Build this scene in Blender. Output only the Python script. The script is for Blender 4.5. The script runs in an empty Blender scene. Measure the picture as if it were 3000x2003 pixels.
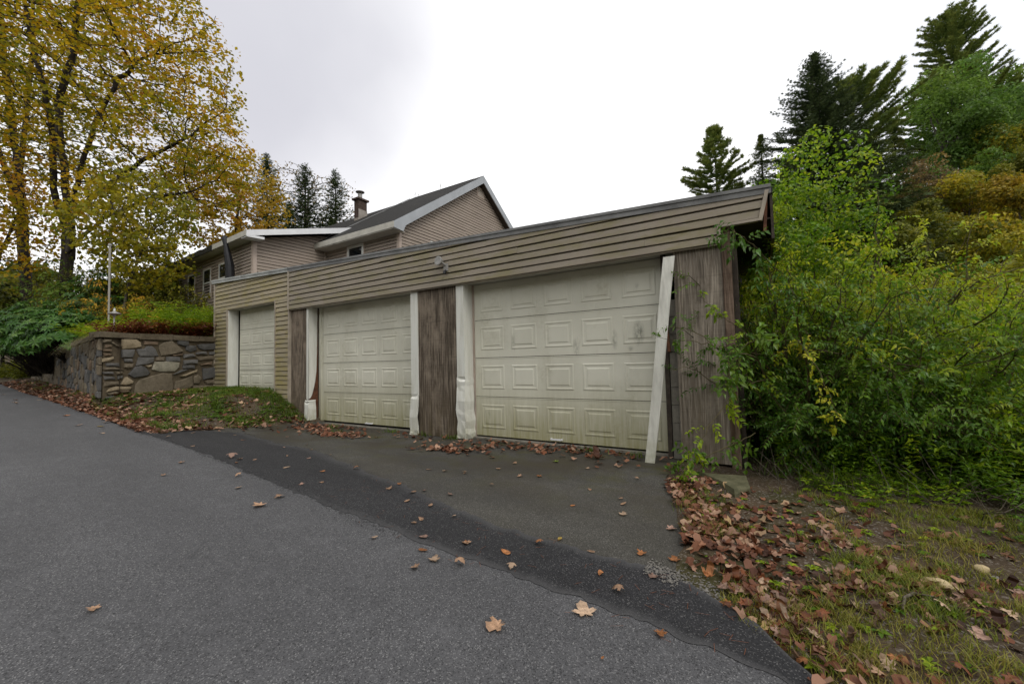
import bpy, math
import numpy as np
from mathutils import Vector, Matrix

SC = bpy.context.scene
COL = SC.collection
rng = np.random.default_rng(11)

# ------------------------------------------------------------------ camera
FPX = 1190.0
cam_d = bpy.data.cameras.new('camera')
cam_d.sensor_fit = 'HORIZONTAL'; cam_d.sensor_width = 36.0
cam_d.lens = FPX / 3000 * 36.0
cam_d.clip_start = 0.05; cam_d.clip_end = 3000
cam = bpy.data.objects.new('camera', cam_d); COL.objects.link(cam)
RT = Vector((0.85267599, 0.52190375, -0.02366721))
DN = Vector((-0.04667446, 0.03097916, -0.99842966))
FW = Vector((-0.52035099, 0.85244165, 0.05077476))
cam.matrix_world = Matrix(((RT.x, -DN.x, -FW.x, 0), (RT.y, -DN.y, -FW.y, 0), (RT.z, -DN.z, -FW.z, 0), (0, 0, 0, 1)))
SC.camera = cam

# ------------------------------------------------------------------ sky, sun, exposure
SUN_EL, SUN_AZ = math.radians(48), math.radians(112)      # azimuth clockwise from +Y
w = bpy.data.worlds.new('World'); SC.world = w; w.use_nodes = True
nt = w.node_tree; nt.nodes.clear()
def wn(t): return nt.nodes.new(t)
tc = wn('ShaderNodeTexCoord')
sky = wn('ShaderNodeTexSky'); sky.sky_type = 'NISHITA'; sky.sun_disc = False
sky.sun_elevation = SUN_EL; sky.sun_rotation = SUN_AZ
bg_sky = wn('ShaderNodeBackground'); bg_sky.inputs[1].default_value = 0.10
nt.links.new(sky.outputs[0], bg_sky.inputs[0])
nz = wn('ShaderNodeTexNoise'); nz.inputs['Scale'].default_value = 1.7; nz.inputs['Detail'].default_value = 5
nz.inputs['Roughness'].default_value = 0.45
nt.links.new(tc.outputs['Generated'], nz.inputs['Vector'])
cr = wn('ShaderNodeValToRGB')
cr.color_ramp.elements[0].position = 0.30; cr.color_ramp.elements[0].color = (0.655, 0.655, 0.68, 1)
cr.color_ramp.elements[1].position = 0.58; cr.color_ramp.elements[1].color = (1.06, 1.06, 1.07, 1)
nt.links.new(nz.outputs['Fac'], cr.inputs['Fac'])
def wdot(v, lo, hi):
    d = wn('ShaderNodeVectorMath'); d.operation = 'DOT_PRODUCT'
    d.inputs[1].default_value = Vector(v).normalized()
    nt.links.new(tc.outputs['Generated'], d.inputs[0])
    wob = wn('ShaderNodeMath'); wob.operation = 'MULTIPLY_ADD'
    nt.links.new(nz.outputs['Fac'], wob.inputs[0]); wob.inputs[1].default_value = 0.22
    nt.links.new(d.outputs['Value'], wob.inputs[2])
    m = wn('ShaderNodeMapRange'); m.interpolation_type = 'SMOOTHERSTEP'
    m.inputs['From Min'].default_value = lo + .11; m.inputs['From Max'].default_value = hi + .11
    nt.links.new(wob.outputs[0], m.inputs['Value'])
    return m.outputs['Result']
g1 = wdot((-0.74, 0.32, 0.62), 0.89, 1.0)       # heavier grey cloud bank, upper left
g2 = wdot((0.40, 0.80, 0.46), 0.95, 1.02)       # thin spot, upper right
mx = wn('ShaderNodeMix'); mx.data_type = 'RGBA'
nt.links.new(g1, mx.inputs[0]); nt.links.new(cr.outputs[0], mx.inputs[6]); mx.inputs[7].default_value = (0.52, 0.52, 0.565, 1)
bg_cl = wn('ShaderNodeBackground'); bg_cl.inputs[1].default_value = 1.0
nt.links.new(mx.outputs[2], bg_cl.inputs[0])
th = wn('ShaderNodeMath'); th.operation = 'MULTIPLY_ADD'; th.inputs[1].default_value = -0.30; th.inputs[2].default_value = 0.99
nt.links.new(g2, th.inputs[0])
ms = wn('ShaderNodeMixShader'); nt.links.new(th.outputs[0], ms.inputs[0])
nt.links.new(bg_sky.outputs[0], ms.inputs[1]); nt.links.new(bg_cl.outputs[0], ms.inputs[2])
wo = wn('ShaderNodeOutputWorld'); nt.links.new(ms.outputs[0], wo.inputs['Surface'])

sun_d = bpy.data.lights.new('sun', 'SUN'); sun_d.energy = 0.9; sun_d.angle = math.radians(25); sun_d.color = (1, 0.97, 0.92)
sun = bpy.data.objects.new('sun', sun_d); COL.objects.link(sun)
sd = Vector((math.sin(SUN_AZ) * math.cos(SUN_EL), math.cos(SUN_AZ) * math.cos(SUN_EL), math.sin(SUN_EL)))
sun.rotation_euler = sd.to_track_quat('Z', 'Y').to_euler()
sun.location = sd * 60

SC.render.engine = 'CYCLES'
SC.view_settings.view_transform = 'Standard'; SC.view_settings.look = 'None'
SC.view_settings.exposure = 0.42; SC.view_settings.gamma = 1.0; SC.view_settings.use_curve_mapping = False
SC.cycles.max_bounces = 6; SC.cycles.diffuse_bounces = 4; SC.cycles.transparent_max_bounces = 4
SC.cycles.use_denoising = True

# ------------------------------------------------------------------ helpers
WL = {}
def link(o, parent, loc):
    COL.objects.link(o)
    if parent is not None:
        o.parent = parent; o.location = np.array(loc) - WL[parent.name]
    else:
        o.location = loc
    WL[o.name] = np.array(loc, float)
    return o
def data(name, V, F, mat, smooth=False, tint=None):
    V = np.asarray(V, float)
    Fs = F if isinstance(F, list) else [F]
    Fs = [np.asarray(f, np.int64) for f in Fs if len(f)]
    me = bpy.data.meshes.new(name)
    me.vertices.add(len(V)); me.vertices.foreach_set('co', V.astype(np.float32).ravel())
    nl = sum(f.size for f in Fs); nf = sum(len(f) for f in Fs)
    me.loops.add(nl); me.loops.foreach_set('vertex_index', np.concatenate([f.ravel() for f in Fs]).astype(np.int32))
    me.polygons.add(nf)
    tot = np.concatenate([np.full(len(f), f.shape[1]) for f in Fs]).astype(np.int32)
    st = np.concatenate([[0], np.cumsum(tot)[:-1]]).astype(np.int32)
    me.polygons.foreach_set('loop_start', st)
    me.polygons.foreach_set('use_smooth', np.full(nf, bool(smooth)))
    me.update(calc_edges=True); me.validate()
    if tint is not None:
        tint = np.asarray(tint, np.float32)
        if len(me.polygons) != len(tint): tint = np.repeat(tint, max(1, len(me.polygons) // len(tint)), 0)
        tint = np.resize(tint, (len(me.polygons), 3))
        a = me.attributes.new('tint', 'FLOAT_VECTOR', 'FACE')
        a.data.foreach_set('vector', np.asarray(tint, np.float32).ravel())
    if mat is not None: me.materials.append(mat)
    return me
def mk(name, VF, mat, parent=None, loc=None, smooth=False, tint=None):
    V, F = VF[0], VF[1]
    if loc is None: loc = WL[parent.name] if parent is not None else np.asarray(V).mean(0) * 0
    V = np.asarray(V, float) - np.asarray(loc, float)
    o = bpy.data.objects.new(name, data(name, V, F, mat, smooth, tint))
    return link(o, parent, loc)
def dup(o, parent, loc, rot=None, scale=None, mat=None):
    c = o.copy()
    link(c, parent, loc)
    if rot is not None: c.rotation_euler = rot
    if scale is not None: c.scale = scale
    if mat is not None:
        c.material_slots[0].link = 'OBJECT'; c.material_slots[0].material = mat
    return c
def empty(name, loc):
    o = bpy.data.objects.new(name, None); o.empty_display_size = .2
    return link(o, None, loc)
def tag(o, label=None, cat=None, group=None, kind=None):
    if label: o['label'] = label
    if cat: o['category'] = cat
    if group: o['group'] = group
    if kind: o['kind'] = kind
    return o
def join(parts):
    Vs, d, n = [], {}, 0
    for V, F in parts:
        V = np.asarray(V, float); Vs.append(V)
        for f in (F if isinstance(F, list) else [F]):
            f = np.asarray(f, np.int64)
            if len(f): d.setdefault(f.shape[1], []).append(f + n)
        n += len(V)
    return np.concatenate(Vs), [np.concatenate(v) for v in d.values()]
BF = np.array([[0, 1, 3, 2], [4, 6, 7, 5], [0, 4, 5, 1], [2, 3, 7, 6], [0, 2, 6, 4], [1, 5, 7, 3]])
def box(x0, x1, y0, y1, z0, z1):
    return np.array([(x, y, z) for x in (x0, x1) for y in (y0, y1) for z in (z0, z1)], float), BF
class Frame:
    """wall frame: point o, horizontal direction d, outward normal n, up z"""
    def __init__(s, o, d, n): s.o = np.array(o, float); s.d = np.array(d, float); s.n = np.array(n, float)
    def p(s, a, z, out=0.0): return s.o + s.d * a + s.n * out + np.array((0, 0, z))
    def box(s, a0, a1, z0, z1, out0, out1):
        return np.array([s.p(a, z, q) for a in (a0, a1) for q in (out0, out1) for z in (z0, z1)]), BF
    def prism(s, poly, outs, back):
        """poly [(a,z)], outs: front offset per vertex"""
        n = len(poly)
        V = [s.p(a, z, o) for (a, z), o in zip(poly, outs)] + [s.p(a, z, back) for (a, z) in poly]
        side = np.array([[i, (i + 1) % n, n + (i + 1) % n, n + i] for i in range(n)])
        F = [np.array([list(range(n))]), side, np.array([list(range(2 * n - 1, n - 1, -1))])]
        return join([(np.array(V), F)])
def clip(poly, a, b, c):
    """keep a*x+b*z<=c"""
    out = []
    for i in range(len(poly)):
        P, Q = poly[i], poly[(i + 1) % len(poly)]
        fp, fq = a * P[0] + b * P[1] - c, a * Q[0] + b * Q[1] - c
        if fp <= 0: out.append(P)
        if fp * fq < 0:
            t = fp / (fp - fq); out.append((P[0] + t * (Q[0] - P[0]), P[1] + t * (Q[1] - P[1])))
    return out
def tube(pts, radii, k=6, cap=True):
    pts = np.asarray(pts, float); n = len(pts)
    d = np.gradient(pts, axis=0); d /= np.linalg.norm(d, axis=1)[:, None] + 1e-9
    ref = np.array((0.31, 0.17, 0.93)) if abs(d[0, 2]) < .9 else np.array((1, .2, .1))
    u = np.cross(d, ref); u /= np.linalg.norm(u, axis=1)[:, None] + 1e-9
    v = np.cross(d, u)
    a = np.arange(k) / k * 2 * math.pi
    r = np.broadcast_to(np.asarray(radii, float), (n,))
    V = (pts[:, None] + r[:, None, None] * (np.cos(a)[None, :, None] * u[:, None] + np.sin(a)[None, :, None] * v[:, None])).reshape(-1, 3)
    F = np.array([[i * k + j, i * k + (j + 1) % k, (i + 1) * k + (j + 1) % k, (i + 1) * k + j] for i in range(n - 1) for j in range(k)])
    Fs = [F]
    if cap and k >= 3: Fs += [np.array([list(range(k - 1, -1, -1)), [(n - 1) * k + j for j in range(k)]])]
    return V, Fs
def lathe(c, prof, k=20):
    V = np.array([(c[0] + r * math.cos(2 * math.pi * j / k), c[1] + r * math.sin(2 * math.pi * j / k), c[2] + z) for r, z in prof for j in range(k)])
    n = len(prof)
    F = np.array([[i * k + j, i * k + (j + 1) % k, (i + 1) * k + (j + 1) % k, (i + 1) * k + j] for i in range(n - 1) for j in range(k)])
    return V, [F, np.array([[(n - 1) * k + j for j in range(k)], list(range(k - 1, -1, -1))])]
def unit(v): return v / (np.linalg.norm(v, axis=-1, keepdims=True) + 1e-9)
def ss(t): t = np.clip(t, 0, 1); return t * t * (3 - 2 * t)
def vnoise(X, Y, s, seed=0):
    """smooth 2-D value noise in [-1,1]"""
    X = np.asarray(X, float) / s; Y = np.asarray(Y, float) / s
    xi, yi = np.floor(X), np.floor(Y); fx, fy = ss(X - xi), ss(Y - yi)
    def h(a, b): v = np.sin(a * 127.1 + b * 311.7 + seed * 74.7) * 43758.5453; return (v - np.floor(v)) * 2 - 1
    return (h(xi, yi) * (1 - fx) + h(xi + 1, yi) * fx) * (1 - fy) + (h(xi, yi + 1) * (1 - fx) + h(xi + 1, yi + 1) * fx) * fy

# ------------------------------------------------------------------ materials
class NB:
    def __init__(s, name):
        s.m = bpy.data.materials.new(name); s.m.use_nodes = True; s.t = s.m.node_tree; s.t.nodes.clear()
    def n(s, t): return s.t.nodes.new(t)
    def l(s, a, b):
        if hasattr(a, 'is_linked') or hasattr(a, 'links'): s.t.links.new(a, b)
        else: b.default_value = a
    def pos(s): return s.n('ShaderNodeNewGeometry').outputs['Position']
    def obj(s): return s.n('ShaderNodeTexCoord').outputs['Object']
    def sc(s, v, k):
        q = s.n('ShaderNodeVectorMath'); q.operation = 'MULTIPLY'; s.l(v, q.inputs[0]); q.inputs[1].default_value = k; return q.outputs[0]
    def noise(s, v, scale, detail=4, rough=.55, dist=0):
        q = s.n('ShaderNodeTexNoise'); s.l(v, q.inputs['Vector']); q.inputs['Scale'].default_value = scale
        q.inputs['Detail'].default_value = detail; q.inputs['Roughness'].default_value = rough; q.inputs['Distortion'].default_value = dist
        return q.outputs['Fac']
    def vor(s, v, scale, out='Distance'):
        q = s.n('ShaderNodeTexVoronoi'); s.l(v, q.inputs['Vector']); q.inputs['Scale'].default_value = scale; return q.outputs[out]
    def ramp(s, f, st):
        q = s.n('ShaderNodeValToRGB'); s.l(f, q.inputs[0]); e = q.color_ramp.elements
        for i, (p, c) in enumerate(st):
            if i >= 2: e.new(p)
            e[i].position = p; e[i].color = (c[0], c[1], c[2], 1) if hasattr(c, '__len__') else (c, c, c, 1)
        return q.outputs[0]
    def mix(s, f, a, b, mode='MIX'):
        q = s.n('ShaderNodeMix'); q.data_type = 'RGBA'; q.blend_type = mode
        s.l(f, q.inputs[0])
        for v, i in ((a, 6), (b, 7)):
            if isinstance(v, tuple): v = (*v, 1) if len(v) == 3 else v
            s.l(v, q.inputs[i])
        return q.outputs[2]
    def math(s, op, a, b=0.0, c=None):
        q = s.n('ShaderNodeMath'); q.operation = op; s.l(a, q.inputs[0]); s.l(b, q.inputs[1])
        if c is not None: s.l(c, q.inputs[2])
        return q.outputs[0]
    def rng(s, v, a, b, lo=0., hi=1.):
        q = s.n('ShaderNodeMapRange'); s.l(v, q.inputs['Value']); q.inputs['From Min'].default_value = a; q.inputs['From Max'].default_value = b
        q.inputs['To Min'].default_value = lo; q.inputs['To Max'].default_value = hi; return q.outputs['Result']
    def z(s):
        q = s.n('ShaderNodeSeparateXYZ'); s.l(s.pos(), q.inputs[0]); return q.outputs
    def out(s, col, rough=.6, bump=None, bs=.3, bd=.01, spec=.4, metal=0., transl=None):
        p = s.n('ShaderNodeBsdfPrincipled')
        if isinstance(col, tuple): col = (*col, 1)
        s.l(col, p.inputs['Base Color']); s.l(rough, p.inputs['Roughness'])
        p.inputs['Specular IOR Level'].default_value = spec; p.inputs['Metallic'].default_value = metal
        if bump is not None:
            b = s.n('ShaderNodeBump'); b.inputs['Strength'].default_value = bs; b.inputs['Distance'].default_value = bd
            s.l(bump, b.inputs['Height']); s.t.links.new(b.outputs[0], p.inputs['Normal'])
        sh = p.outputs[0]
        if transl:
            t = s.n('ShaderNodeBsdfTranslucent'); s.l(col, t.inputs[0])
            m = s.n('ShaderNodeMixShader'); m.inputs[0].default_value = transl
            s.t.links.new(sh, m.inputs[1]); s.t.links.new(t.outputs[0], m.inputs[2]); sh = m.outputs[0]
        o = s.n('ShaderNodeOutputMaterial'); s.t.links.new(sh, o.inputs[0])
        return s.m
def leafmat(name, cols, transl=.4, rough=.5, spec=.35):
    b = NB(name); a = b.n('ShaderNodeAttribute'); a.attribute_name = 'tint'
    sx = b.n('ShaderNodeSeparateXYZ'); b.l(a.outputs['Vector'], sx.inputs[0])
    c = b.ramp(sx.outputs[0], [(i / (len(cols) - 1), k) for i, k in enumerate(cols)])
    v = b.rng(sx.outputs[1], 0, 1, .6, 1.3)
    hs = b.n('ShaderNodeHueSaturation'); b.l(v, hs.inputs['Value']); b.l(c, hs.inputs['Color'])
    return b.out(hs.outputs[0], rough, spec=spec, transl=transl)
def flat(name, col, rough=.6, spec=.4, var=.25, scale=6., metal=0., bump=.0):
    b = NB(name); p = b.pos()
    n = b.noise(p, scale, 5, .6)
    c = b.mix(b.rng(n, .3, .7), tuple(x * (1 - var) for x in col), tuple(min(1, x * (1 + var)) for x in col))
    return b.out(c, rough, bump=n if bump else None, bs=bump, spec=spec, metal=metal)

def m_siding(name, col, alg, amt):
    b = NB(name); p = b.pos()
    a = b.noise(b.sc(p, (.9, .9, 3.0)), 2.2, 5, .62)
    f = b.noise(b.sc(p, (3, 3, 14)), 6, 4, .7)
    base = b.mix(b.rng(b.noise(p, .7, 3), .3, .7), tuple(x * .88 for x in col), tuple(x * 1.08 for x in col))
    base = b.mix(b.math('MULTIPLY', b.rng(f, .35, .75), .22), base, tuple(x * .62 for x in col))
    spots = b.rng(b.noise(b.sc(p, (1, 1, 4)), 9, 6, .75), .56, .72)
    m = b.math('MULTIPLY', b.rng(a, .45, .68), amt)
    base = b.mix(m, base, alg)
    base = b.mix(b.math('MULTIPLY', b.math('MULTIPLY', spots, b.rng(a, .4, .6)), .5), base, tuple(x * .45 for x in alg))
    return b.out(base, .62, bump=b.noise(b.sc(p, (20, 20, 90)), 3, 2), bs=.06, spec=.25)
M = {}
M['siding'] = m_siding('garage_siding', (.285, .245, .19), (.215, .19, .085), .7)
M['siding_left'] = m_siding('garage_siding_mossy', (.345, .295, .20), (.30, .25, .09), .85)
M['siding_house'] = m_siding('house_siding', (.345, .285, .235), (.26, .22, .16), .3)
M['trim_beige'] = flat('beige_trim', (.35, .30, .235), .55, var=.2, scale=4)
M['trim_house'] = flat('house_trim', (.43, .35, .29), .55, var=.12, scale=4)

def m_door():
    b = NB('door_enamel'); p = b.pos(); z = b.z()[2]
    base = b.mix(b.rng(b.noise(p, 1.1, 4), .3, .7), (.57, .555, .455), (.70, .685, .575))
    stre = b.noise(b.sc(p, (9, 9, .7)), 2.2, 5, .7)
    gr = b.math('MULTIPLY', b.rng(z, -1.40, -.25, 1.0, 0.0), b.rng(stre, .30, .68, .45, 1.0))
    base = b.mix(b.math('MULTIPLY', gr, .95), base, (.235, .215, .065))
    pat = b.math('MULTIPLY', b.rng(b.noise(b.sc(p, (1, 1, .6)), 1.7, 5, .6), .52, .70), b.rng(b.noise(p, 14, 5, .75), .38, .72))
    base = b.mix(b.math('MULTIPLY', pat, .50), base, (.27, .24, .12))
    blk = b.math('MULTIPLY', b.rng(b.noise(b.sc(p, (2.6, 2.6, 1.1)), 1.3, 3, .5), .68, .76), b.rng(b.noise(b.sc(p, (1, 1, .35)), 26, 4, .8), .42, .60))
    base = b.mix(b.math('MULTIPLY', blk, .55), base, (.07, .075, .05))
    xyz = b.z(); mn = b.noise(b.sc(p, (1, 1, .5)), 16, 5, .8)
    for cx, cz, rx_, rz_, am in ((-1.53, .40, .10, .22, .85), (-1.90, .32, .06, .18, .6), (-3.72, .34, .05, .20, .5), (-1.66, .17, .05, .05, .6), (-7.2, .30, .05, .12, .3)):
        d_ = b.math('SQRT', b.math('ADD', b.math('POWER', b.math('DIVIDE', b.math('SUBTRACT', xyz[0], cx), rx_), 2.0), b.math('POWER', b.math('DIVIDE', b.math('SUBTRACT', xyz[2], cz), rz_), 2.0)))
        mk_ = b.math('MULTIPLY', b.rng(d_, .2, 1.0, 1.0, 0.0), b.rng(mn, .38, .62))
        base = b.mix(b.math('MULTIPLY', mk_, am), base, (.055, .060, .035))
    sp = b.rng(b.noise(p, 60, 3, .8), .70, .80)
    base = b.mix(b.math('MULTIPLY', sp, .35), base, (.25, .24, .17))
    return b.out(base, .45, spec=.35)
M['door'] = m_door()
def m_white(name, col, dirt, amt):
    b = NB(name); p = b.pos()
    n = b.noise(b.sc(p, (6, 6, .8)), 2, 5, .65)
    c = b.mix(b.math('MULTIPLY', b.rng(n, .42, .75), amt), col, dirt)
    c = b.mix(b.math('MULTIPLY', b.rng(b.noise(p, 35, 4, .8), .62, .74), .5), c, tuple(x * .5 for x in dirt))
    g = b.math('MULTIPLY', b.rng(b.z()[2], -1.36, -.95, 1, 0), b.rng(b.noise(p, 6, 4, .7), .35, .65))
    c = b.mix(b.math('MULTIPLY', g, .6), c, (.30, .29, .13))
    return b.out(c, .4, spec=.4)
M['white'] = m_white('white_aluminium', (.70, .70, .64), (.42, .40, .30), .55)
M['white_board'] = m_white('weathered_white_board', (.68, .67, .60), (.36, .35, .30), .8)
M['white_fascia'] = flat('white_fascia_paint', (.74, .745, .75), .5, var=.08, scale=2)
M['grey_fascia'] = flat('grey_rake_metal', (.36, .38, .40), .45, var=.10, scale=2)
M['soffit'] = flat('soffit_white', (.50, .49, .43), .6, var=.2, scale=3)
M['soffit_house'] = flat('soffit_house', (.48, .46, .40), .6, var=.15, scale=3)
M['drip'] = flat('drip_edge_metal', (.16, .16, .155), .5, var=.4, scale=2.5)
M['drip_left'] = flat('drip_edge_left', (.36, .37, .35), .5, var=.35, scale=2.5)
M['black'] = flat('black_plastic', (.012, .012, .014), .45, var=.3)
M['dark'] = flat('dark_wood', (.05, .038, .028), .8, var=.5, scale=9)
M['rust'] = flat('bare_reddish_wood', (.11, .045, .022), .8, var=.5, scale=12)
M['interior'] = flat('dark_interior', (.03, .028, .025), .9)
def m_ply(name, lo, hi, streak):
    b = NB(name); p = b.pos()
    warp = b.noise(b.sc(p, (2.2, 2.2, .8)), 1.5, 3, .5)
    q = b.n('ShaderNodeVectorMath'); q.operation = 'ADD'
    cb = b.n('ShaderNodeCombineXYZ'); b.l(b.math('MULTIPLY', warp, .10), cb.inputs[0]); b.l(p, q.inputs[0]); b.l(cb.outputs[0], q.inputs[1])
    wv = b.n('ShaderNodeTexWave'); wv.bands_direction = 'X'; wv.inputs['Scale'].default_value = 7; wv.inputs['Distortion'].default_value = 22; wv.inputs['Detail'].default_value = 3; wv.inputs['Detail Scale'].default_value = .7; b.l(b.sc(p, (1, 1, .09)), wv.inputs['Vector'])
    g = b.math('ADD', b.math('MULTIPLY', b.noise(b.sc(q.outputs[0], (26, 26, .9)), 1.6, 6, .70, .25), .80), b.math('MULTIPLY', wv.outputs['Fac'], .20))
    g2 = b.noise(b.sc(q.outputs[0], (60, 60, 1.6)), 1.5, 3, .6)
    c = b.mix(b.rng(g, .37, .62), lo, hi)
    c = b.mix(b.math('MULTIPLY', b.rng(g2, .42, .60), .65), c, streak)
    dk = b.rng(b.noise(b.sc(q.outputs[0], (6, 6, .45)), 1.9, 5, .65), .47, .60)
    c = b.mix(b.math('MULTIPLY', dk, .55), c, tuple(x * .45 for x in lo))
    c = b.mix(b.math('MULTIPLY', b.rng(b.noise(b.sc(p, (2.5, 2.5, 1.1)), 1.8, 5, .65), .48, .66), .45), c, tuple(min(1, x * 1.25) for x in hi))
    z = b.z()[2]
    ms = b.math('MULTIPLY', b.rng(z, -1.35, -.35, 1, 0), b.rng(b.noise(b.sc(p, (4, 4, 1)), 1.6, 4), .35, .7))
    c = b.mix(b.math('MULTIPLY', ms, .65), c, (.085, .062, .022))
    ch = b.rng(b.noise(b.sc(p, (1.5, 1.5, 60)), 1.2, 2), .60, .68)
    c = b.mix(b.math('MULTIPLY', ch, .25), c, tuple(x * .4 for x in lo))
    return b.out(c, .85, bump=g, bs=.25, bd=.01, spec=.15)
M['ply_dark'] = m_ply('weathered_plywood_dark', (.078, .060, .044), (.265, .217, .165), (.052, .040, .030))
M['ply_grey'] = m_ply('weathered_plywood_grey', (.19, .158, .124), (.38, .33, .268), (.115, .093, .072))
M['ply_red'] = m_ply('weathered_plywood_brown', (.10, .078, .058), (.28, .226, .172), (.068, .052, .038))
M['post'] = m_ply('old_post_wood', (.10, .065, .045), (.24, .175, .13), (.05, .03, .02))
def m_asph(name, lo, hi, speck, sscale=150., moss=0., big=.35, feather=None):
    b = NB(name); p = b.pos()
    f = b.noise(p, 90, 4, .75); v = b.vor(p, sscale, 'Color')
    sx = b.n('ShaderNodeSeparateXYZ'); b.l(v, sx.inputs[0])
    c = b.mix(b.rng(f, .25, .75), lo, hi)
    c = b.mix(b.math('MULTIPLY', b.rng(sx.outputs[0], .82, .97), .65), c, speck)
    c = b.mix(b.math('MULTIPLY', b.rng(sx.outputs[1], .70, .9), .75), c, tuple(x * .3 for x in lo))
    c = b.mix(b.math('MULTIPLY', b.rng(b.noise(p, 5.5, 5, .7), .52, .72), .35), c, tuple(x * 1.25 for x in hi))
    tar = b.math('MULTIPLY', b.rng(b.noise(p, 1.9, 6, .75, 1.2), .60, .66), b.rng(b.noise(p, 22, 3), .35, .6)); c = b.mix(b.math('MULTIPLY', tar, .35), c, tuple(x * .45 for x in lo))
    big_n = b.noise(b.sc(p, (.5, 1.6, 1)), .9, 5, .6)
    c = b.mix(b.math('MULTIPLY', b.rng(big_n, .35, .68), big), c, tuple(x * .62 for x in lo))
    if moss:
        y = b.z()[1]
        mm = b.math('MULTIPLY', b.rng(b.noise(p, 2.3, 6, .7), .46, .66), b.rng(y, 3.5, 5.4, .06, 1.0))
        c = b.mix(b.math('MULTIPLY', mm, moss), c, (.055, .052, .013))
        d2 = b.math('MULTIPLY', b.rng(b.noise(p, .9, 5, .6), .44, .60), b.rng(y, 3.3, 5.0, .15, .9))
        c = b.mix(b.math('MULTIPLY', d2, .8), c, (.040, .032, .022))
    if feather:          # thin worn margins of the patch
        at = b.n('ShaderNodeAttribute'); at.attribute_name = 'edge'; fe = b.math('ADD', at.outputs['Fac'], b.math('MULTIPLY', b.math('SUBTRACT', b.noise(p, 7, 6, .75), .5), .30))
        c = b.mix(b.math('MULTIPLY', b.rng(fe, .0, .34, 1.0, 0.0), .9), c, b.mix(f, feather[0], feather[1]))
    h = b.math('ADD', b.math('MULTIPLY', b.vor(p, sscale), .6), b.math('MULTIPLY', f, .5))
    return b.out(c, .78, bump=h, bs=.40, bd=.003, spec=.3)
M['road'] = m_asph('road_asphalt', (.052, .052, .054), (.110, .109, .113), (.27, .265, .26), 165., 0, .30)
M['strip'] = m_asph('fresh_dark_asphalt', (.012, .012, .0135), (.034, .034, .0365), (.17, .165, .16), 165., 0, .4, ((.040, .039, .039), (.082, .081, .082)))
M['apron'] = m_asph('old_apron_asphalt', (.038, .036, .031), (.088, .083, .072), (.22, .21, .185), 165., .9, .6)
def m_dirt():
    b = NB('dirt_ground'); p = b.pos()
    n = b.noise(p, 3.0, 6, .7); f = b.noise(p, 40, 4, .75)
    c = b.mix(b.rng(n, .35, .65), (.032, .022, .014), (.085, .060, .037))
    c = b.mix(b.math('MULTIPLY', b.rng(f, .35, .7), .5), c, (.13, .10, .07))
    c = b.mix(b.math('MULTIPLY', b.rng(b.noise(p, 1.3, 4), .50, .66), .65), c, (.050, .055, .016))
    v = b.vor(p, 70, 'Color'); sx = b.n('ShaderNodeSeparateXYZ'); b.l(v, sx.inputs[0])
    c = b.mix(b.math('MULTIPLY', b.rng(sx.outputs[0], .86, .97), .7), c, (.22, .19, .16))
    return b.out(c, .95, bump=f, bs=.7, bd=.03, spec=.1)
M['dirt'] = m_dirt()
M['soil'] = flat('dark_soil', (.035, .030, .016), .95, .1, .5, 2.0)
def m_stone(name, lo, hi):
    b = NB(name); p = b.pos()
    c = b.mix(b.rng(b.noise(p, 7, 6, .7), .3, .7), lo, hi)
    c = b.mix(b.math('MULTIPLY', b.rng(b.noise(p, 38, 4, .8), .50, .72), .55), c, tuple(x * .5 for x in lo))
    c = b.mix(b.math('MULTIPLY', b.rng(b.noise(b.sc(p, (1, 1, 1)), 2.2, 4, .6), .55, .7), .35), c, (.07, .065, .03))
    return b.out(c, .8, bump=b.noise(p, 22, 5, .7), bs=.5, bd=.02, spec=.3)
M['st_t'] = m_stone('tan_stone', (.21, .165, .10), (.38, .31, .21))
M['st_b'] = m_stone('blue_grey_stone', (.084, .080, .074), (.160, .154, .144))
M['st_g'] = m_stone('pale_granite', (.20, .185, .14), (.38, .35, .265))
M['st_k'] = m_stone('dark_slate', (.056, .054, .050), (.112, .108, .102))
M['st_r'] = m_stone('reddish_brown_stone', (.12, .085, .055), (.23, .165, .11))
M['st_n'] = m_stone('brown_stone', (.105, .084, .056), (.20, .165, .115))
M['mortar'] = m_stone('old_mortar', (.066, .050, .030), (.125, .098, .062))
M['coping'] = m_stone('mossy_coping', (.075, .058, .037), (.16, .13, .085))
def m_shingle():
    b = NB('old_shingles'); p = b.pos()
    c = b.mix(b.rng(b.noise(b.sc(p, (3, 3, 12)), 4, 5, .7), .3, .7), (.010, .010, .010), (.042, .040, .036))
    c = b.mix(b.math('MULTIPLY', b.rng(b.noise(p, 2.2, 6, .8), .58, .72), .8), c, (.10, .09, .05))
    return b.out(c, .9, bump=b.noise(p, 30, 3), bs=.5, spec=.15)
M['shingle'] = m_shingle()
M['roofing'] = flat('roll_roofing', (.05, .048, .045), .9)
M['glass'] = (lambda b: b.out((.012, .014, .016), .04, spec=.6))(NB('window_glass'))
M['glass_screen'] = (lambda b: b.out((.020, .024, .032), .25, spec=.4))(NB('window_screen'))
M['window_white'] = flat('window_vinyl', (.62, .62, .58), .4, var=.08)
M['brick'] = flat('sooty_brick', (.075, .055, .045), .9, .1, .45, 10)
M['parge'] = flat('parged_mortar', (.30, .27, .235), .9, .1, .2, 5)
M['block'] = flat('concrete_block', (.20, .185, .155), .9, .1, .25, 10, bump=.2)
M['galv'] = flat('galvanised', (.30, .29, .27), .45, .4, .25, 8)
M['galv_light'] = flat('weathered_pole_paint', (.30, .285, .25), .6, var=.25, scale=6)
M['bark'] = m_ply('maple_bark', (.018, .014, .011), (.055, .045, .035), (.012, .010, .008))
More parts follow.
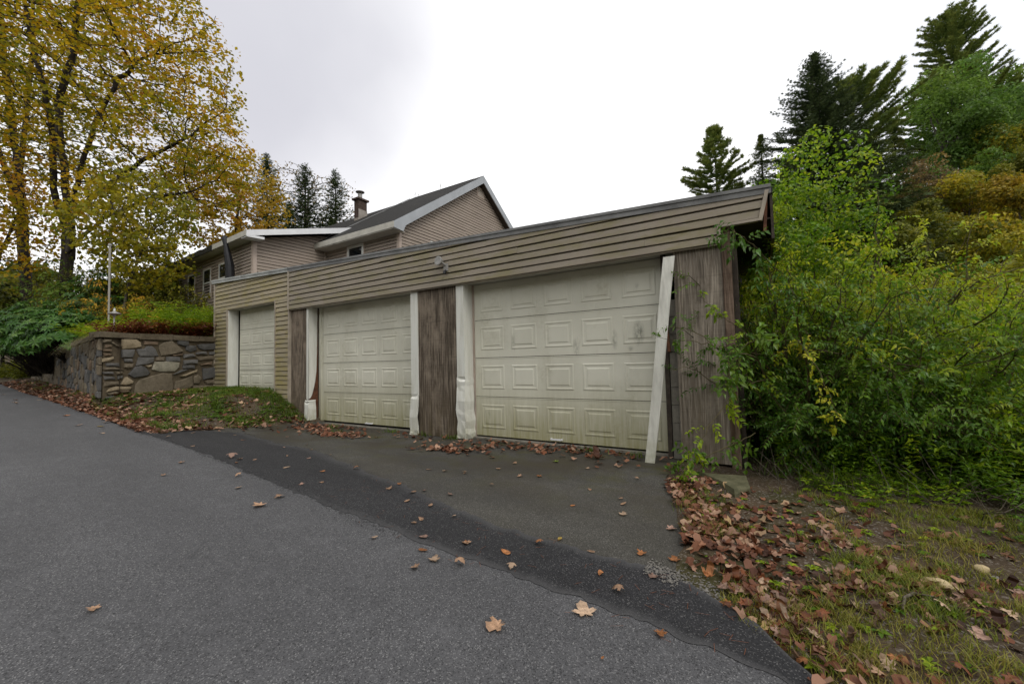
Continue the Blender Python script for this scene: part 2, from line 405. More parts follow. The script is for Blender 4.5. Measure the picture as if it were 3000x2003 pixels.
M['bark_grey'] = m_ply('grey_bark', (.07, .06, .05), (.17, .15, .125), (.04, .034, .028))
M['stem_green'] = flat('shrub_stems', (.09, .075, .035), .8, .2, .4, 5)
M['lf_maple'] = leafmat('maple_leaves', [(.132, .154, .009), (.282, .246, .011), (.493, .361, .014), (.581, .334, .016), (.510, .220, .016), (.334, .114, .014)], .58)
M['lf_yellow'] = leafmat('yellow_leaves', [(.13, .165, .012), (.27, .26, .016), (.44, .35, .02), (.54, .36, .022), (.50, .26, .02)], .5)
M['lf_olive'] = leafmat('olive_leaves', [(.065, .090, .010), (.15, .165, .014), (.26, .245, .018), (.38, .30, .025)], .5)
M['lf_orange'] = leafmat('orange_leaves', [(.20, .18, .020), (.42, .30, .025), (.55, .34, .03), (.54, .27, .03), (.36, .15, .025)], .5)
M['lf_green'] = leafmat('green_leaves', [(.075, .15, .022), (.13, .225, .030), (.18, .28, .036), (.30, .35, .04)], .5)
M['lf_lime'] = leafmat('lime_shrub_leaves', [(.076, .161, .009), (.170, .296, .011), (.323, .430, .016), (.466, .520, .024), (.573, .484, .036)], .52, .38, .35)
M['lf_deep'] = leafmat('deep_green_leaves', [(.035, .099, .011), (.073, .173, .015), (.138, .251, .019), (.233, .320, .024)], .46, .36, .4)
M['lf_rhodo'] = leafmat('rhododendron_leaves', [(.026, .090, .012), (.050, .135, .018), (.085, .18, .025), (.14, .22, .03)], .3, .42, .35)
M['lf_red'] = leafmat('russet_fern_leaves', [(.085, .022, .008), (.14, .036, .012), (.19, .060, .016), (.10, .06, .012)], .35)
M['lf_brown'] = leafmat('sparse_brown_leaves', [(.13, .10, .05), (.22, .15, .055), (.28, .19, .05), (.16, .14, .04)], .4)
M['lf_grass'] = leafmat('grass_blades', [(.050, .105, .009), (.10, .165, .013), (.19, .215, .018), (.32, .26, .06)], .42)
M['lf_dry'] = leafmat('dry_grass', [(.16, .12, .04), (.26, .20, .07), (.30, .26, .09)], .3)
M['lf_litter'] = leafmat('fallen_leaves', [(.085, .030, .014), (.15, .055, .026), (.24, .105, .055), (.33, .19, .125), (.40, .26, .17), (.36, .24, .06)], .12, .6, .3)
M['nd_spruce'] = leafmat('spruce_needles', [(.028, .048, .019), (.055, .085, .032), (.09, .12, .04)], .12, .6, .2)
M['nd_pine'] = leafmat('pine_needles', [(.060, .10, .026), (.11, .17, .040), (.17, .23, .05), (.23, .25, .05)], .15, .6, .2)
M['nd_hemlock'] = leafmat('hemlock_needles', [(.046, .082, .020), (.085, .13, .028), (.14, .18, .036), (.21, .21, .04)], .15, .6, .2)
M['gravel'] = flat('grey_gravel', (.15, .14, .125), .9, .2, .5, 40)
M['pale_rock'] = flat('pale_tan_rock', (.42, .33, .19), .8, .2, .2, 9, bump=.2)
M['slab'] = m_stone('mossy_concrete', (.050, .050, .022), (.15, .14, .08))

def m_leaf(name, col):
    b = NB(name); o = b.obj(); q = b.n('ShaderNodeVectorMath'); q.operation = 'LENGTH'; b.l(o, q.inputs[0]); d = q.outputs['Value']
    oi = b.n('ShaderNodeObjectInfo'); sh = b.n('ShaderNodeVectorMath'); sh.operation = 'ADD'; b.l(o, sh.inputs[0])
    cb = b.n('ShaderNodeCombineXYZ'); b.l(b.math('MULTIPLY', oi.outputs['Random'], 40.), cb.inputs[0]); b.l(cb.outputs[0], sh.inputs[1])
    n = b.noise(sh.outputs[0], 4.5, 6, .7)
    c = b.mix(b.rng(n, .28, .70), tuple(x * .50 for x in col), tuple(min(1, x * 1.25) for x in col))
    c = b.mix(b.math('MULTIPLY', b.rng(d, .28, .62), b.rng(n, .3, .7, .3, .9)), c, tuple(x * .38 for x in col))
    c = b.mix(b.math('MULTIPLY', b.rng(b.noise(sh.outputs[0], 13, 4, .8), .56, .68), .7), c, (.05, .022, .012))
    v = b.n('ShaderNodeTexWave'); v.wave_type = 'RINGS'; v.inputs['Scale'].default_value = .5; v.inputs['Distortion'].default_value = 9; v.inputs['Detail'].default_value = 3; b.l(sh.outputs[0], v.inputs['Vector'])
    hs = b.n('ShaderNodeHueSaturation'); b.l(c, hs.inputs['Color']); b.l(b.rng(oi.outputs['Random'], 0, 1, .62, 1.22), hs.inputs['Value'])
    return b.out(hs.outputs[0], .55, bump=v.outputs['Fac'], bs=.5, bd=.05, spec=.3, transl=.12)
# ---- measured positions (metres, camera at the origin)
PAVE_LEAVES= [(-6.1, 1.99), (-5.36, 2.48), (-4.9, 2.26), (-4.23, 2.34), (-4.17, 2.12), (-6.38, 2.85), (-6.01, 2.74), (-6.17, 2.85), (-5.99, 2.96), (-7.68, 3.61), (-8.4, 3.8), (-8.99, 3.37), (-8.65, 2.89), (-7.59, 2.84), (-6.56, 3.69), (-5.88, 3.35), (-5.51, 3.44), (-5.26, 2.99), (-4.72, 3.13), (-4.49, 3.46), (-4.44, 2.69), (-4.32, 2.85), (-3.52, 3.12), (-3.55, 3.29), (-3.21, 3.17), (-3.08, 2.96), (-3.17, 3.29), (-2.8, 3.0), (-2.64, 2.7), (-2.63, 2.62), (-2.43, 2.9), (-2.37, 2.45), (-2.7, 2.24), (-2.22, 2.29), (-2.02, 2.56), (-2.1, 2.08), (-2.05, 2.22), (-1.87, 2.28), (-2.84, 3.35), (-3.72, 3.96), (-3.21, 4.05), (-3.5, 4.0), (-6.07, 3.84), (-6.6, 4.07), (-7.76, 4.42), (-5.52, 3.79), (-6.61, 2.34), (-1.52, 2.83), (-1.68, 2.59), (-2.02, 2.56), (-1.43, 3.0), (-1.14, 2.92), (-0.98, 2.67), (-0.66, 2.82), (-0.81, 2.54), (-0.92, 2.23), (-1.28, 1.88), (-0.52, 2.28), (-0.81, 3.1), (-0.59, 3.1), (-0.71, 3.61), (-0.6, 3.61), (-1.13, 3.7), (-1.2, 3.96), (-1.26, 4.07), (-1.63, 4.19), (-1.61, 3.69), (-2.32, 4.37), (-2.55, 4.27), (-2.64, 3.81), (-2.96, 4.43), (-2.91, 4.76), (-3.22, 4.06), (-1.95, 4.95), (-1.62, 5.19), (-1.28, 4.77), (-2.46, 5.09), (-2.0, 5.48), (-0.15, 2.62), (-0.1, 2.66), (-1.53, 2.43), (-2.05, 2.22), (-0.72, 1.95), (-13.72, 2.89), (-10.6, 2.55), (-10.85, 2.57), (-9.97, 2.38), (-11.33, 2.38), (-13.01, 2.54), (-17.95, 3.19), (-18.01, 2.96), (-18.49, 2.6), (-16.86, 2.34), (-21.88, 2.77), (-11.29, 2.75), (-12.14, 2.91), (-3.32, 0.78)]
STONES= [('t', [(0.37, 0.81), (0.49, 0.84), (0.69, 0.84), (0.8, 0.75), (0.81, 0.64), (0.69, 0.6), (0.41, 0.57), (0.37, 0.66)]), ('b', [(0.38, 0.55), (0.67, 0.57), (0.67, 0.49), (0.63, 0.36), (0.4, 0.36), (0.38, 0.46)]), ('b', [(0.7, 0.58), (0.88, 0.59), (0.93, 0.66), (1.04, 0.67), (1.14, 0.59), (1.21, 0.4), (0.79, 0.39), (0.74, 0.47)]), ('b', [(0.75, 0.37), (1.11, 0.37), (1.1, 0.24), (0.95, 0.18), (0.7, 0.15)]), ('g', [(1.12, 0.25), (1.73, 0.23), (1.72, 0.09), (1.62, -0.02), (1.24, -0.02), (1.06, 0.04)]), ('k', [(0.69, 0.13), (0.82, 0.15), (0.91, 0.1), (1.02, -0.03), (0.96, -0.11), (0.66, -0.16), (0.54, -0.07)]), ('r', [(0.86, 0.81), (1.2, 0.79), (1.19, 0.7), (0.87, 0.7)]), ('n', [(1.21, 0.68), (1.33, 0.78), (1.52, 0.84), (1.81, 0.55), (1.5, 0.44), (1.27, 0.41), (1.21, 0.59)]), ('k', [(1.66, 0.87), (1.95, 0.88), (1.97, 0.73), (1.84, 0.68), (1.68, 0.74)]), ('k', [(1.89, 0.71), (2.16, 0.71), (2.19, 0.59), (2.02, 0.52), (1.89, 0.58)]), ('b', [(0.44, 0.33), (0.62, 0.33), (0.63, 0.24), (0.46, 0.25)]), ('n', [(0.46, 0.21), (0.65, 0.2), (0.63, 0.11), (0.52, 0.08), (0.45, 0.11)]), ('t', [(0.9, 0.15), (1.06, 0.17), (1.05, 0.12), (0.97, 0.08)]), ('n', [(1.14, 0.37), (1.36, 0.38), (1.34, 0.27), (1.15, 0.28)]), ('b', [(1.39, 0.38), (1.74, 0.38), (1.75, 0.26), (1.4, 0.25)]), ('r', [(1.51, 0.43), (1.82, 0.49), (1.81, 0.43), (1.56, 0.4)]), ('b', [(1.83, 0.46), (2.1, 0.48), (2.16, 0.4), (1.84, 0.35)]), ('b', [(1.83, 0.29), (2.22, 0.3), (2.21, 0.19), (1.84, 0.17)]), ('k', [(1.81, 0.15), (2.14, 0.14), (2.14, 0.04), (1.82, 0.05)]), ('n', [(0.7, -0.33), (0.8, -0.21), (1.04, -0.13), (1.34, -0.05), (1.54, -0.09), (1.58, -0.42), (1.57, -0.56), (1.23, -0.63), (0.67, -0.65)]), ('t', [(0.38, -0.32), (0.47, -0.14), (0.52, -0.13), (0.66, -0.25), (0.64, -0.3), (0.49, -0.34)]), ('t', [(0.17, -0.4), (0.3, -0.35), (0.62, -0.39), (0.6, -0.44), (0.28, -0.46), (0.11, -0.48)]), ('r', [(0.33, -0.45), (0.59, -0.45), (0.58, -0.51), (0.41, -0.53)]), ('n', [(0.11, -0.52), (0.32, -0.48), (0.37, -0.53), (0.18, -0.57)]), ('b', [(0.1, -0.6), (0.37, -0.56), (0.35, -0.63), (0.11, -0.66)]), ('n', [(0.42, -0.6), (0.63, -0.62), (0.63, -0.66), (0.43, -0.65)]), ('n', [(0.01, 0.79), (0.18, 0.8), (0.19, 0.74), (0.02, 0.72)]), ('r', [(0.07, 0.67), (0.2, 0.67), (0.2, 0.61), (0.07, 0.59)]), ('r', [(0.02, 0.56), (0.2, 0.56), (0.19, 0.5), (0.04, 0.51)]), ('r', [(0.03, 0.47), (0.2, 0.45), (0.19, 0.39), (0.06, 0.4)]), ('t', [(0.01, 0.33), (0.24, 0.38), (0.25, 0.33), (0.15, 0.26), (0.02, 0.25)]), ('b', [(0.08, 0.22), (0.35, 0.22), (0.36, 0.14), (0.1, 0.15)]), ('n', [(0.03, 0.12), (0.27, 0.12), (0.45, 0.05), (0.38, 0.05), (0.05, 0.06)]), ('n', [(0.28, 0.0), (0.42, 0.02), (0.44, -0.04), (0.31, -0.06)]), ('b', [(0.02, 0.01), (0.24, 0.01), (0.24, -0.05), (0.05, -0.04)]), ('b', [(0.05, -0.09), (0.27, -0.12), (0.28, -0.18), (0.07, -0.18)]), ('b', [(0.32, -0.1), (0.43, -0.1), (0.42, -0.17), (0.33, -0.18)]), ('n', [(0.06, -0.24), (0.35, -0.24), (0.37, -0.32), (0.07, -0.34)]), ('n', [(0.19, 0.76), (0.35, 0.62), (0.28, 0.63), (0.19, 0.71)]), ('k', [(2.19, 0.74), (2.49, 0.78), (2.77, 0.8), (2.77, 0.63), (2.39, 0.58), (2.24, 0.64)]), ('b', [(2.17, 0.52), (2.46, 0.55), (2.49, 0.46), (2.17, 0.46)]), ('b', [(2.54, 0.54), (2.78, 0.55), (2.78, 0.45), (2.55, 0.45)]), ('n', [(2.15, 0.38), (2.59, 0.42), (2.76, 0.41), (2.75, 0.31), (2.24, 0.28)]), ('r', [(2.27, 0.17), (2.62, 0.24), (2.62, 0.15), (2.31, 0.13)]), ('n', [(2.65, 0.2), (2.78, 0.2), (2.78, 0.12), (2.65, 0.12)]), ('k', [(1.57, -0.11), (1.78, 0.02), (1.98, 0.03), (1.76, -0.06)]), ('t', [(1.74, -0.16), (2.22, 0.03), (2.2, -0.05), (1.87, -0.17)]), ('n', [(2.11, -0.2), (2.23, -0.13), (2.33, -0.23), (2.25, -0.41), (2.12, -0.38)]), ('n', [(1.63, -0.3), (2.08, -0.17), (2.11, -0.45), (1.88, -0.56), (1.59, -0.56)]), ('k', [(2.35, 0.07), (2.78, 0.07), (2.79, -0.23), (2.38, -0.29)]), ('n', [(2.4, -0.32), (2.79, -0.31), (2.79, -0.44), (2.48, -0.42)]), ('n', [(2.11, -0.45), (2.79, -0.47), (2.79, -0.63), (2.09, -0.6)])]
MAPLE_A_STEMS= [[[-27.54, 5.25, 3.87], [-27.43, 5.23, 5.31], [-27.25, 5.23, 7.22]], [[-27.25, 5.23, 7.22], [-27.43, 4.91, 10.57], [-27.47, 4.77, 12.65], [-26.75, 5.07, 15.02], [-26.43, 5.12, 17.41], [-26.18, 5.13, 19.8]], [[-26.53, 5.09, 7.03], [-25.98, 5.28, 9.5], [-25.19, 5.63, 11.65], [-24.38, 6.03, 13.26], [-23.34, 6.61, 14.24]], [[-25.24, 4.84, 6.69], [-23.98, 5.53, 8.05], [-22.41, 6.42, 9.12], [-20.59, 7.47, 10.18]], [[-28.83, 5.47, 6.59], [-29.26, 5.07, 8.96], [-29.24, 4.87, 12.48], [-29.8, 4.33, 15.86], [-30.22, 3.87, 19.23]], [[-24.53, 4.67, 5.03], [-23.22, 5.38, 6.43], [-21.72, 6.25, 7.17], [-20.0, 7.29, 7.48]]]
MAPLE_A_BLOBS= [([-25.31, 6.11, 12.11], 5.2), ([-21.63, 7.36, 9.29], 3.3), ([-29.06, 4.75, 16.34], 4.8), ([-23.91, 6.75, 15.9], 3.4), ([-20.31, 8.12, 10.01], 1.9), ([-22.17, 6.01, 6.68], 2.2), ([-25.96, 5.16, 21.55], 4.5), ([-21.53, 7.77, 13.26], 2.2), ([-21.22, 8.24, 8.51], 1.6)]
MAPLE_B_STEMS= [[[-33.77, 4.91, 4.72], [-33.72, 4.7, 8.79]], [[-33.72, 4.7, 8.79], [-33.93, 4.31, 13.23], [-34.17, 3.97, 16.56], [-34.31, 3.66, 20.26], [-34.37, 3.4, 23.96]], [[-32.19, 4.49, 8.39], [-32.18, 4.36, 10.5], [-31.72, 4.44, 14.02], [-31.27, 4.53, 17.18]], [[-35.27, 4.92, 8.8], [-36.19, 4.15, 12.5], [-37.99, 2.81, 16.41]]]
MAPLE_B_BLOBS= [([-34.38, 3.81, 16.94], 4.6), ([-33.83, 4.45, 11.93], 3.2), ([-37.03, 2.35, 14.42], 5), ([-31.62, 3.99, 22.48], 4.8)]
YOUNG_A = [[[-25.92, 2.79, 2.67], [-25.49, 2.94, 4.53], [-24.98, 3.19, 5.6]]], [([-24.95, 3.17, 6.13], 1.9), ([-26.16, 2.37, 7.24], 2.2), ([-24.84, 3.89, 5.19], 1.4)]
YOUNG_B = [[[-20.49, 4.99, 1.64], [-20.39, 4.96, 3.15], [-20.26, 4.94, 4.91], [-20.14, 4.93, 6.16]], [[-20.14, 5.21, 1.63], [-19.8, 5.32, 3.13], [-19.13, 5.63, 4.88]]], [([-19.19, 5.53, 5.89], 1.6), ([-20.18, 4.96, 5.41], 1.5), ([-19.71, 5.85, 5.04], 1.0), ([-19.06, 5.72, 4.12], 1.3)]
OLIVE = [[[-22.01, 7.0, 1.56], [-21.92, 6.95, 3.32], [-21.74, 6.99, 4.5]]], [([-22.45, 6.58, 4.22], 1.25), ([-22.14, 6.22, 3.54], 1.2)]
ORANGE = [[[-27.56, 12.23, 4.65], [-27.22, 12.23, 8.0], [-26.95, 12.28, 10.09]]], [([-26.9, 12.25, 11.14], 2.6), ([-28.06, 11.65, 9.28], 2.6), ([-25.45, 12.63, 9.65], 1.9), ([-29.83, 11.59, 11.85], 2.6), ([-26.12, 11.74, 7.88], 1.5)]
SPARSE = [[[-41.46, 25.7, 10.2], [-41.21, 25.53, 15.74], [-40.89, 25.52, 19.05]]], [([-42.31, 24.65, 19.09], 3.6), ([-39.21, 26.62, 17.9], 3.4), ([-37.19, 26.83, 15.29], 2.2)]
# ------------------------------------------------------------------ terrain
I = np.interp
def z_road(X): return I(X, [-90, -50, -32, -15.6, -9.3, -3.24, -.66, 6, 30], [-.3, -.38, -.47, -.82, -1.12, -1.36, -1.45, -1.5, -1.6])
def y_edge(X): return I(X, [-90, -50, -32, -22, -15.6, -9.5, -3.24, -.66, 3, 30], [7, 5.4, 4.0, 3.35, 3.0, 2.85, 2.33, 2.14, 1.95, 1.0])
def z_gar(X): return I(X, [-90, -30, -14, -10.9, -10.3, -9.5, -9.1, 30], [-.1, -.28, -.57, -.62, -.84, -1.2, -1.36, -1.42])
def y_wall(X): return 3.2 + (-13.6 - X) * .1056
def y_foot(X):
    k = I(X, [-14.6, -13.9, -12, 30], [0, 0, 1, 1])
    return k * 5.2 + (1 - k) * np.maximum(y_wall(X), y_edge(X) + .25)
def z_base(X, Y):
    t = ss((Y - y_edge(X)) / (y_foot(X) - y_edge(X)))
    return z_road(X) * (1 - t) + z_gar(X) * t
def road_side(X):      # right-hand edge of the road sheet
    return I(X, [-90, -50, -32, -22, -15.6, -9.8, 0, .13, .6, 1.4, 3, 8], [7, 5.4, 4.0, 3.35, 3.0, 2.86, 2.5, 2.29, 1.65, .6, -1.5, -6])
SX = [-9.8, -9.3, -8.9, -8.2, -7.1, -6.0, -5.1, -4.25, -3.6, -3.05, -2.45, -2.0, -1.5, -.9, -.54, -.31, -.09, .06, .16]
STOP = [2.85, 3.55, 4.15, 4.02, 3.86, 3.90, 3.66, 3.43, 3.30, 3.20, 3.02, 2.93, 2.93, 2.94, 2.90, 2.74, 2.60, 2.38, 2.27]
def strip_top(X): return I(X, SX, STOP)
def strip_bot(X): return I(X, [-9.9, -8.9, -8, -7, -6.3, -5.6, -4.9, -4.2, -3.2, -2.5, -1.5, -.6, -.1, .2], [2.82, 2.80, 2.78, 2.73, 2.69, 2.65, 2.58, 2.54, 2.43, 2.38, 2.35, 2.35, 2.27, 2.20])
def apron_r(Y): return I(Y, [2.9, 3.23, 3.5, 3.86, 4.26, 4.56, 5.1, 5.6, 6.3], [-.52, -.53, -.59, -.68, -.77, -.89, -1.0, -1.0, -1.0])
def apron_l(Y): return I(Y, [2.9, 3.5, 4.1, 4.9, 5.3, 6.3], [-9.2, -9.25, -9.3, -9.36, -9.32, -9.2])
def ground_z(X, Y):
    X = np.asarray(X, float); Y = np.asarray(Y, float)
    z = z_base(X, Y)
    out_road = ss((Y - road_side(X)) / .15)
    in_apr = ss((X - apron_l(Y)) / .12) * ss((apron_r(Y) - X) / .12) * ss((Y - 2.3) / .1) * ss((6.5 - Y) / .1)
    free = out_road * (1 - in_apr)
    z = z + free * (.028 * vnoise(X, Y, .45, 1) + .016 * vnoise(X, Y, .17, 2) + .004) - (1 - free) * .05
    rise = ss((Y - 9.9) / .4) * ss((-.9 - X) / 2.5) * 3.4                       # yard behind the garage stands higher
    hill = .22 * np.maximum(0, Y - 13) * ss((X + 16) / 14) + .16 * np.maximum(0, Y - 16) * (1 - ss((X + 16) / 14))
    fade = 1 / (1 + np.maximum(0, Y - 120) / 120)
    far = 16 * ss((np.abs(X) - 130) / 250)
    right = .10 * np.maximum(0, X - 3) * ss((Y - 3) / 4)
    return z + rise + np.minimum(hill, 34) * fade + far + np.minimum(right, 5) * ss((30 - Y) / 20)
def terr_z(X, Y):
    X = np.asarray(X, float); Y = np.asarray(Y, float)
    return .90 + .055 * np.clip(Y - y_wall(X), 0, 12) + .10 * np.maximum(0, Y - 17) + .05 * vnoise(X, Y, .9, 5)
def gz(x, y): return float(ground_z(x, y))
def tz(x, y): return float(terr_z(x, y))

gx = np.concatenate([np.linspace(-500, -90, 12)[:-1], np.arange(-90, -40, 3), np.arange(-40, -16, .6), np.arange(-16, 4.2, .13), np.arange(4.2, 30, 1.2), np.linspace(30, 500, 22)])
gy = np.concatenate([np.linspace(-300, -12, 10)[:-1], np.arange(-12, 0, 1.0), np.arange(0, 8, .12), np.arange(8, 34, 1.0), np.arange(34, 120, 4), np.linspace(120, 600, 14)])
XX, YY = np.meshgrid(gx, gy, indexing='ij')
V = np.stack([XX, YY, ground_z(XX, YY)], -1).reshape(-1, 3)
n0, n1 = XX.shape
ii, jj = np.meshgrid(np.arange(n0 - 1), np.arange(n1 - 1), indexing='ij'); q = (ii * n1 + jj).ravel()
GF = np.stack([q, q + n1, q + n1 + 1, q + 1], 1)
ground = mk('ground', (V, GF), M['dirt'], smooth=True); tag(ground, 'brown dirt verge and hillside soil round the garage and road', kind='structure')

def sheet(name, us, vs, fxy, dz, mat):
    U, W = np.meshgrid(us, vs, indexing='ij'); X, Y = fxy(U, W)
    V = np.stack([X, Y, z_base(X, Y) + dz], -1).reshape(-1, 3)
    a, b = U.shape; ii, jj = np.meshgrid(np.arange(a - 1), np.arange(b - 1), indexing='ij'); q = (ii * b + jj).ravel()
    F = np.stack([q, q + b, q + b + 1, q + 1], 1)
    e = V[:, :2]; return mk(name, (V, F), mat, smooth=True)
rx = np.concatenate([np.arange(-90, -30, 1.), np.arange(-30, -10, .15), np.arange(-10, 2, .03), np.arange(2, 8.1, .25)])
def f_road(U, W):
    e = road_side(U) + .035 * vnoise(U, U * 0, .5, 3) + .02 * vnoise(U, U * 0, .11, 4)
    return U, -9 + W * (e + 9)
road = sheet('road', rx, np.concatenate([np.linspace(0, .7, 8), np.linspace(.75, 1, 24)]), f_road, .004, M['road'])
tag(road, 'grey asphalt road climbing away to the left', kind='structure')
def add_edge(o, nu, us, vs):
    U, W = np.meshgrid(us, vs, indexing='ij'); e = np.minimum(W, 1 - W) * 2 + .30 * (1 - ss((U + 6.5) / 4.5)) * (W < .5) + .03
    a_ = o.data.attributes.new('edge', 'FLOAT', 'POINT'); a_.data.foreach_set('value', e.astype(np.float32).ravel())
def f_strip(U, W):
    b = strip_bot(U) + .035 * vnoise(U, U * 0, .6, 6) + .028 * vnoise(U, U * 0, .13, 7) + .014 * vnoise(U, U * 0, .05, 8)
    t = strip_top(U) + .03 * vnoise(U, U * 0, .5, 9) + .03 * vnoise(U, U * 0, .12, 10) + .014 * vnoise(U, U * 0, .045, 12)
    t = np.maximum(t, b + .02); return U, b + W * (t - b)
strip = sheet('asphalt_strip', np.arange(-9.82, .165, .02), np.linspace(0, 1, 14), f_strip, .008, M['strip'])
add_edge(strip, 0, np.arange(-9.82, .165, .02), np.linspace(0, 1, 14))
tag(strip, 'black fresh asphalt strip along the road edge', kind='structure')
def f_apron(U, W):
    l = apron_l(U) + .05 * vnoise(U, U * 0, .3, 13); r = apron_r(U) + .03 * vnoise(U, U * 0, .2, 14)
    return l + W * (r - l), U
apron = sheet('driveway', np.arange(2.4, 6.3, .03), np.linspace(0, 1, 120), f_apron, .0, M['apron'])
tag(apron, 'old mossy asphalt apron in front of the two big garage doors', kind='structure')

# terrace behind the stone wall
tx = np.concatenate([np.arange(-90, -40, 4), np.arange(-40, -14.3, .5), [-14.3]]); tv = np.concatenate([np.arange(0, 4, .4), np.arange(4, 20, 1.5), np.arange(20, 80, 6)])
U, W = np.meshgrid(tx, tv, indexing='ij'); Yt = y_wall(U) + .22 + W
V = np.stack([U, Yt, terr_z(U, Yt)], -1).reshape(-1, 3)
a, b = U.shape; ii, jj = np.meshgrid(np.arange(a - 1), np.arange(b - 1), indexing='ij'); q = (ii * b + jj).ravel()
terrace = mk('terrace_soil', (V, np.stack([q, q + b, q + b + 1, q + 1], 1)), M['soil'], smooth=True)
tag(terrace, 'dark planted soil held up by the stone wall', kind='structure')

# ------------------------------------------------------------------ stone retaining wall
def stone_mesh(fr, poly, out, rs):
    """bevelled stone: ring at the face, inset ring standing proud, crowned centre"""
    P = np.array(poly, float); c = P.mean(0); n = len(P)
    # subdivide long edges for an irregular outline
    Q = []
    for i in range(n):
        A, B = P[i], P[(i + 1) % n]; L = np.linalg.norm(B - A); k = max(1, int(L / .13))
        for j in range(k):
            t = j / k; q_ = A + (B - A) * t
            if j: q_ = q_ + rs.normal(0, .008, 2)
            Q.append(q_)
    Q = np.array(Q); n = len(Q); s = np.sqrt(max(1e-4, np.ptp(Q[:, 0]) * np.ptp(Q[:, 1])))
    ins = c + (Q - c) * np.maximum(.62, 1 - .022 / (np.linalg.norm(Q - c, axis=1)[:, None] + 1e-6))
    tilt = rs.normal(0, .05, 2)
    o2 = out + (ins - c) @ tilt + rs.normal(0, .004, n)
    V = [fr.p(a, z, -.02) for a, z in Q] + [fr.p(a, z, out * .55) for a, z in Q] + [fr.p(a, z, o) for (a, z), o in zip(ins, o2)] + [fr.p(c[0], c[1], out + .012)]
    F4 = [[k * n + i, k * n + (i + 1) % n, (k + 1) * n + (i + 1) % n, (k + 1) * n + i] for k in (0, 1) for i in range(n)]
    F3 = [[2 * n + i, 2 * n + (i + 1) % n, 3 * n] for i in range(n)]
    return np.array(V), [np.array(F4), np.array(F3)]
A0, A1 = np.array((-13.62, 3.2, 0)), np.array((-14.25, 5.95, 0))
dA = unit(A1 - A0); LA = np.linalg.norm(A1 - A0)
frA = Frame(A0, dA, (dA[1], -dA[0], 0))
B1 = np.array((-36.0, y_wall(-36.0), 0)); dB = unit(B1 - A0); LB = np.linalg.norm(B1 - A0)
nB = np.array((dB[1], -dB[0], 0)); nB = nB if nB[1] < 0 else -nB
frB = Frame(A0, dB, nB)
wall = empty('stone_wall', (-13.62, 3.2, -.66)); tag(wall, 'mortared fieldstone retaining wall beside the left garage door', 'stone wall')
core = join([frA.box(.05, LA, -1.1, .86, -.30, 0), ])
zb = lambda s: float(z_gar((A0 + dB * s)[0]))
V = []; F = []
sb = np.linspace(0, LB, 24)
for s in sb:
    for o_, zz in ((0, -1.2), (0, .83), (-.35, .83), (-.35, -1.2)): V.append(frB.p(s, zz, o_))
F = [[i * 4 + k, i * 4 + (k + 1) % 4, (i + 1) * 4 + (k + 1) % 4, (i + 1) * 4 + k] for i in range(len(sb) - 1) for k in range(4)]
mk('mortar_core', join([core, (np.array(V), np.array(F)), frB.box(LB - .01, LB, -1.2, .83, -.35, 0)]), M['mortar'], wall)
rs = np.random.default_rng(5)
for k, poly in STONES:
    mk('stone', stone_mesh(frA, poly, .035 + rs.uniform(0, .022), rs), M['st_' + k], wall)
# irregular stones of the long face: power-cells by half-plane clipping
def cells(L, z0, z1, n, rs):
    S = np.stack([rs.uniform(0, L, n), rs.uniform(z0, z1, n)], 1)
    def cell(i, S):
        poly = [(0, z0), (L, z0), (L, z1), (0, z1)]
        d = np.hypot((S[:, 0] - S[i, 0]), (S[:, 1] - S[i, 1])); o = np.argsort(d)[1:16]
        for j in o:
            a_, b_ = S[j] - S[i]; c_ = (S[j] @ S[j] - S[i] @ S[i]) / 2
            poly = clip(poly, a_, b_, c_)
            if len(poly) < 3: return None
        return poly
    for it in range(2):
        S = np.array([np.mean(cell(i, S), axis=0) for i in range(n)])
    return [cell(i, S) for i in range(n)]
for poly in cells(9.0, -.62, .83, 120, rs):
    P = np.array(poly); c = P.mean(0); P = c + (P - c) * .90
    if c[1] < zb(c[0]) - .1: continue
    mk('stone', stone_mesh(frB, [tuple(p) for p in P], .03 + rs.uniform(0, .03), rs), M['st_' + rs.choice(list('nnnkkknrnb'))], wall)
far = []
for poly in cells(LB - 9.0, -.5, .83, 150, rs):
    P = np.array(poly); c = P.mean(0); P = c + (P - c) * .9; P[:, 0] += 9.0
    far.append(stone_mesh(frB, [tuple(p) for p in P], .045, rs))
tag(mk('stones', join(far), M['st_n'], wall), kind='stuff')
for a0, a1 in ((-.05, .72), (.73, 1.52), (1.53, 2.2), (2.21, LA + .03)):
    V, F = frA.box(a0, a1, .85, .985, -.40, .075)
    V[:, 2] += rs.normal(0, .008, 8); V[:, :2] += rs.normal(0, .006, (8, 2))
    mk('coping_stone', (V, F), M['coping'], wall)
for k in range(19):
    V, F = frB.box(k * 1.1 + .42, k * 1.1 + 1.5, .84, .95, -.40, .06); V[:, 2] += rs.normal(0, .01, 8)
    mk('coping_stone', (V, F), M['coping'], wall)

